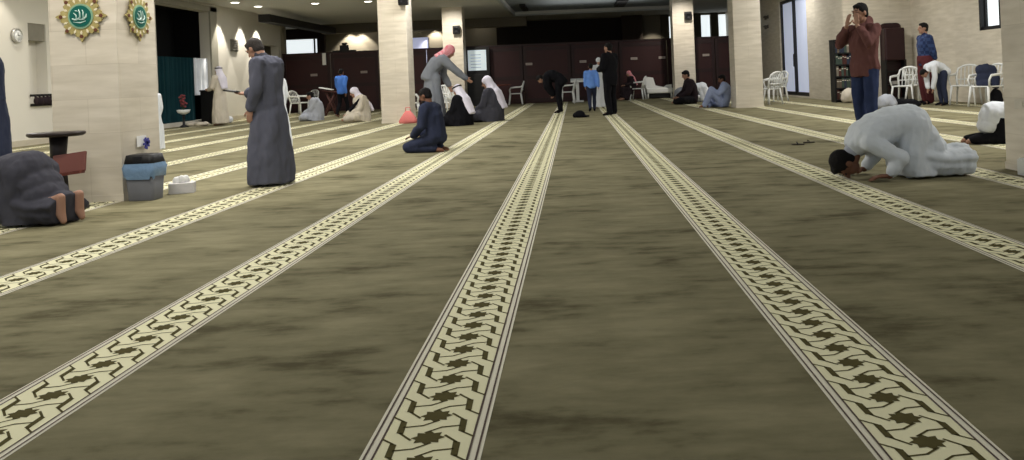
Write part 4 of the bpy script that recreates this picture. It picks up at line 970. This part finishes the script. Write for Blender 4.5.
# bookcase on the return wall
def bx0(px): return AY(px, 90, 20.7).x
x0, x1 = bx0(834), bx0(864)
bk = thing('bookcase', 'black open bookcase of books behind the man in jeans', 'bookcase', ((x0 + x1) / 2, 20.78, 0))
W = x1 - x0; HB = AY(848, 40, 20.7).z
bm = BM()
for sx in (-1, 1): box(bm, (sx * (W / 2 - .02), 0, HB / 2), (.04, .34, HB))
box(bm, (0, .16, HB / 2), (W, .02, HB)); box(bm, (0, 0, HB), (W, .36, .04))
link('carcass', bm, M_black, bk, smooth=False)
nsh = 5
for k in range(nsh): bm = BM(); box(bm, (0, 0, .06 + k * (HB - .1) / nsh), (W - .08, .32, .03)); link('shelf', bm, M_black, bk, smooth=False)
cols = [(92, 82, 70), (60, 74, 66), (120, 112, 100), (70, 40, 36), (44, 50, 66)]
nb = 0
BT = []
for k in range(nsh):
    x = -W / 2 + .06; z = .078 + k * (HB - .1) / nsh
    while x < W / 2 - .12:
        w_ = random.choice((.045, .055, .065)); h_ = random.uniform(.2, .27)
        if random.random() < .12: x += .05; continue
        bm = BM(); box(bm, (0, 0, h_ / 2), (w_ - .004, .2, h_), bev=.004); box(bm, (0, -.101, h_ * .75), (w_ - .015, .004, .02), mi=1)
        c = random.choice(cols)
        o = link('book', bm, [mat('book_%d' % cols.index(c), c, .7), M_cream], smooth=False, loc=((x0 + x1) / 2 + x + w_ / 2, 20.74, z))
        tag(o, 'upright book in the black bookcase behind the man in jeans', 'book', 'books in the black bookcase'); x += w_ + .002
x0, x1 = bx0(885), bx0(906)
ac = thing('arched_cabinet', 'tall maroon cabinet with rounded top and open lower shelves at the back right', 'cabinet', ((x0 + x1) / 2, 20.75, 0))
W = x1 - x0; HA = AY(895, 22.5, 20.7).z; r = .12
pts = [(-W / 2, 0), (W / 2, 0), (W / 2, HA - r)] + [(W / 2 - r + r * math.cos(a), HA - r + r * math.sin(a)) for a in (.4, .8, 1.2, 1.57)] + [(-W / 2 + r - r * math.sin(a), HA - r + r * math.cos(a)) for a in (0, .4, .8, 1.2)] + [(-W / 2, HA - r)]
bm = BM(); prism(bm, pts, 0.1, .16); box(bm, (0, 0, HA * .72), (W - .02, .3, HA * .42), bev=.04); link('body', bm, mat('cabinet_maroon', (44, 22, 24), .4), ac, smooth=False)
bm = BM()
for sx in (-1, 1): box(bm, (sx * (W / 2 - .02), 0, HA * .26), (.04, .3, HA * .52))
for z in (.05, .4, .75, 1.1): box(bm, (0, 0, z), (W - .05, .28, .03))
link('shelves', bm, M_black, ac, smooth=False)
for z, w_, lab in ((1.2, .2, 'white box on the upper open shelf of the maroon cabinet'), (.47, .24, 'pale box on the lower open shelf of the maroon cabinet')):
    bm = BM(); box(bm, (0, 0, 0), (w_ * .7, .12, .11), bev=.01); tag(link('storage_box', bm, mat('box_pale', (150, 148, 142), .7), smooth=False, loc=((x0 + x1) / 2, 20.72, z - .02)), lab, 'box')
# wall socket and cushions, bags behind the jeans man
def bundle(px, py, w, d, h, m, lab, cat='bag', name='bag'):
    p = G(px, py); bm = BM()
    ell(bm, (0, 0, h * .5), (w * .5, d * .5, h * .5)); ell(bm, (w * .2, 0, h * .35), (w * .35, d * .5, h * .35)); ell(bm, (-w * .22, .02, h * .3), (w * .3, d * .45, h * .3))
    o = remesh(bm, name, m, None, .02, 2, .02); o.location = (p.x, p.y + .1, 0); tag(o, lab, cat); return o
bundle(889, 109, .4, .35, .32, M_grey3, 'pale grey cloth bag on the carpet behind the man in jeans')
bundle(905, 108, .7, .4, .2, M_blackc, 'black bag lying flat behind the man in jeans')
bundle(851, 103, .4, .3, .38, M_cream, 'cream bag on the floor in front of the bookcase')
bundle(999, 106.5, .26, .26, .36, M_blackc, 'black bag on the floor at the foot of the navy jacket chair')
# jacket over last chair
p = G(990, 106.5); bm = BM(); ell(bm, (0, .12, .74), (.22, .09, .14)); ell(bm, (.02, .1, .58), (.25, .10, .14)); ell(bm, (-.08, .05, .47), (.14, .1, .09)); ell(bm, (.16, .05, .5), (.1, .09, .16))
o = remesh(bm, 'jacket', M_navy, None, .018, 2, .025); o.location = p; tag(o, 'navy jacket hanging over the chair by the right column', 'jacket')
# grey-blue round cushion behind the dark sitter
bundle(683, 98.5, .6, .4, .42, M_grey2, 'grey-blue bundle at the foot of the distant right column')
# white box and switch on the right column
p = AY(1021, 166, 6.5); bm = BM(); box(bm, (0, 0, .065), (.12, .12, .13), bev=.008); box(bm, (0, 0, .135), (.1, .1, .012), bev=.004); tag(link('white_box', bm, M_white, smooth=False, loc=(3.66, 6.42, 0)), 'small white box on the carpet at the right edge', 'box')
p = AX(1021, 104, 3.73); bm = BM(); box(bm, (0, 0, 0), (.012, .16, .085), bev=.004); box(bm, (-.008, 0, 0), (.008, .1, .05)); tag(link('wall_socket', bm, mat('socket', (196, 190, 176), .5), smooth=False, loc=(3.724, p.y, p.z)), 'pale square socket plate on the right edge column', 'socket')
# small thing on the right of the white bench etc: silhouette on top of the partition
p = AY(344, 47, YB - .02); bm = BM(); box(bm, (0, 0, .14), (.34, .12, .22), bev=.03); box(bm, (0, 0, .02), (.9, .14, .06), bev=.01); ell(bm, (0.02, 0, .3), (.12, .06, .05))
tag(link('speaker_box', bm, M_black, smooth=False, loc=(p.x, YB, PT + .05)), 'small black device on top of the partition at left', 'device')
# ceiling vents in the tray
for (px, py, L_, lab) in ((621, 2, 2.6, 'black ceiling slot vent toward the right of the tray'), (524, 7, 2.2, 'black ceiling slot vent toward the left of the tray')):
    d = ray(px, py); tt = (ZC + .1 - H0) / d.z; x, y = d.x * tt, F * tt
    y = min(y, 32.0); bm = BM(); box(bm, (0, 0, 0), (.42 if px > 600 else .22, L_, .1), bev=.01)
    for k in range(3): box(bm, ((k - 1) * .06, 0, -.052), (.02, L_ - .1, .01), mi=1)
    tag(link('ceiling_vent', bm, [M_black, M_blackm], smooth=False, loc=(d.x / d.y * y, y, ZC + .07)), lab, 'vent')
# paper notice hanging by the partition (left)
p = AY(324, 59, YB - .1); bm = BM(); box(bm, (0, 0, 0), (.14, .02, .46), bev=.004); tag(link('hanging_sign', bm, M_paper, smooth=False, loc=(p.x, YB - .08, p.z)), 'narrow white sign on the partition below the bright wide window', 'sign')

# finer pieces belong to the part that carries them
def regroup():
    for o in list(COL.objects):
        if o.parent is None: continue
        n = o.name.split('.')[0]
        up = {'head_cord': 'headscarf', 'flap': 'lid', 'cone': 'cabinet', 'hand': 'dial', 'calligraphy': 'green_disc', 'eyebrow': 'hair'}.get(n)
        if not up: continue
        for q in o.parent.children:
            if q.name.split('.')[0] == up: o.parent = q; break
regroup()

# ------------------------------------------------------------------ lights
def area(loc, sx, sy, power, col=(1, .975, .94), rot=(0, 0, 0)):
    l = bpy.data.lights.new('fill_panel', 'AREA'); l.shape = 'RECTANGLE'; l.size = sx; l.size_y = sy; l.energy = power; l.color = col
    o = bpy.data.objects.new('fill_panel', l); COL.objects.link(o); o.location = loc; o.rotation_euler = rot
for X in (-8, -3.2, 5.0):  # assumed lights above the frame, unseen, added to light the hall evenly
    for Y in (4, 9, 14, 19, 24):
        area((X if X < 0 else 6.0, Y, ZC - .03), 1.2, 1.2, {4: 80, 9: 150, 14: 160, 19: 100}.get(Y, 75))
DL = [(258, 6, 1), (235, 2, 1), (315, 3, .4), (368, 1, .3), (360, 28.5, .6), (369, 29.5, .6), (477, 22, .4), (482, 24, .4), (416, 29, .3)]
labs = ['recessed round ceiling lamp near the left wall, above the bowed man', 'recessed ceiling lamp nearest the left wall opening', 'recessed ceiling lamp above the bright wide window', 'recessed ceiling lamp touching the column top', 'left of a pair of distant ceiling lamps by the column',
        'right of a pair of distant ceiling lamps by the column', 'upper left of a pair of lamps above the notice cabinet', 'lower right of a pair of lamps above the notice cabinet', 'tiny distant ceiling lamp between the two left columns']
M_lamp = mat('lamp_glow', (255, 248, 232), .5, emit=9)
for (px, py, pw), lab in zip(DL, labs):
    d = ray(px, py); tt = (ZC - H0) / d.z; loc = V((d.x * tt, F * tt, ZC))
    if loc.y > YF - .4: loc = V((d.x / d.y * (YF - .5), YF - .5, ZC))
    t = thing('ceiling_lamp', lab, 'lamp', loc)
    bm = BM(); lathe(bm, [(.12, 0.0), (.155, -.01), (.15, -.022), (.12, -.022)], n=28, cap=False); link('trim_ring', bm, M_white, t)
    bm = BM(); lathe(bm, [(.01, -.012), (.12, -.012), (.12, -.02), (.01, -.02)], n=28); link('lens', bm, M_lamp, t)
def spot(loc, tgt, power, ang=70, blend=.5, col=(1, .93, .82), r=.06):
    l = bpy.data.lights.new('downlight_and_fill', 'SPOT'); l.energy = power; l.spot_size = math.radians(ang); l.spot_blend = blend; l.color = col; l.shadow_soft_size = r
    o = bpy.data.objects.new('downlight_and_fill', l); COL.objects.link(o); o.location = loc; o.rotation_euler = (V(tgt) - V(loc)).to_track_quat('-Z', 'Y').to_euler()
for px in (218, 240, 256):      # wall washers on the left wall
    p = AX(px, 30, XL); spot((XL + .45, p.y, ZC - .05), (XL + .1, p.y, 0), 330, 62, .25)
for Y in (9.5, 12.5, 15.5): spot((XL + .6, Y, ZC - .05), (XL + .2, Y, 0), 90, 75)
spot((-4.4, 27.4, ZC - .05), (-4.4, 29.0, 2.3), 280, 80, 1)
spot((-4.4, 17.9, ZC - .05), (-4.4, 19.4, 2.0), 110, 80, 1)
spot((-4.6, 5.6, ZC - .05), (-4.45, 7.1, 1.2), 170, 85, 1)  # unseen fill spot, added to brighten the near column
spot((-2.6, 6.6, ZC - .05), (-4.09, 7.4, 1.2), 110, 85, 1)  # second added fill, for the right face of that column
spot((4.1, 27.6, ZC - .05), (4.1, 29.2, 2.3), 230, 80, 1)
p = AY(351, 36, YF); spot((p.x, YF - .35, ZC - .05), (p.x, YF - .2, 0), 260, 95, .4)
p = AY(362, 36, YF); spot((p.x, YF - .35, ZC - .05), (p.x, YF - .2, 0), 260, 95, .4)
p = AY(436, 36, YF); spot((p.x, YF - .35, ZC - .05), (p.x, YF - .2, 0), 260, 95, .4)
p = AY(652, 30, YF); spot((p.x, YF - 1.2, ZC - .05), (p.x, YF - .1, 1.5), 160, 60, .5)

area((1, 27, ZC - .5), 4, 8, 60, rot=(PI, 0, 0)); area((-7, 33.5, 3.3), 2, 2, 12)  # unseen fills: one aimed up to brighten the tray, one weak beyond the partition
# added frontal fill: rear side left unwalled so world light comes in
w = bpy.data.worlds.new('world'); SC.world = w; w.use_nodes = True
w.node_tree.nodes['Background'].inputs[0].default_value = (.86, .92, 1, 1); w.node_tree.nodes['Background'].inputs[1].default_value = .7

SC.view_settings.view_transform = 'Standard'; SC.view_settings.look = 'None'; SC.view_settings.gamma = 1; SC.view_settings.exposure = 0.0
SC.view_settings.use_curve_mapping = False
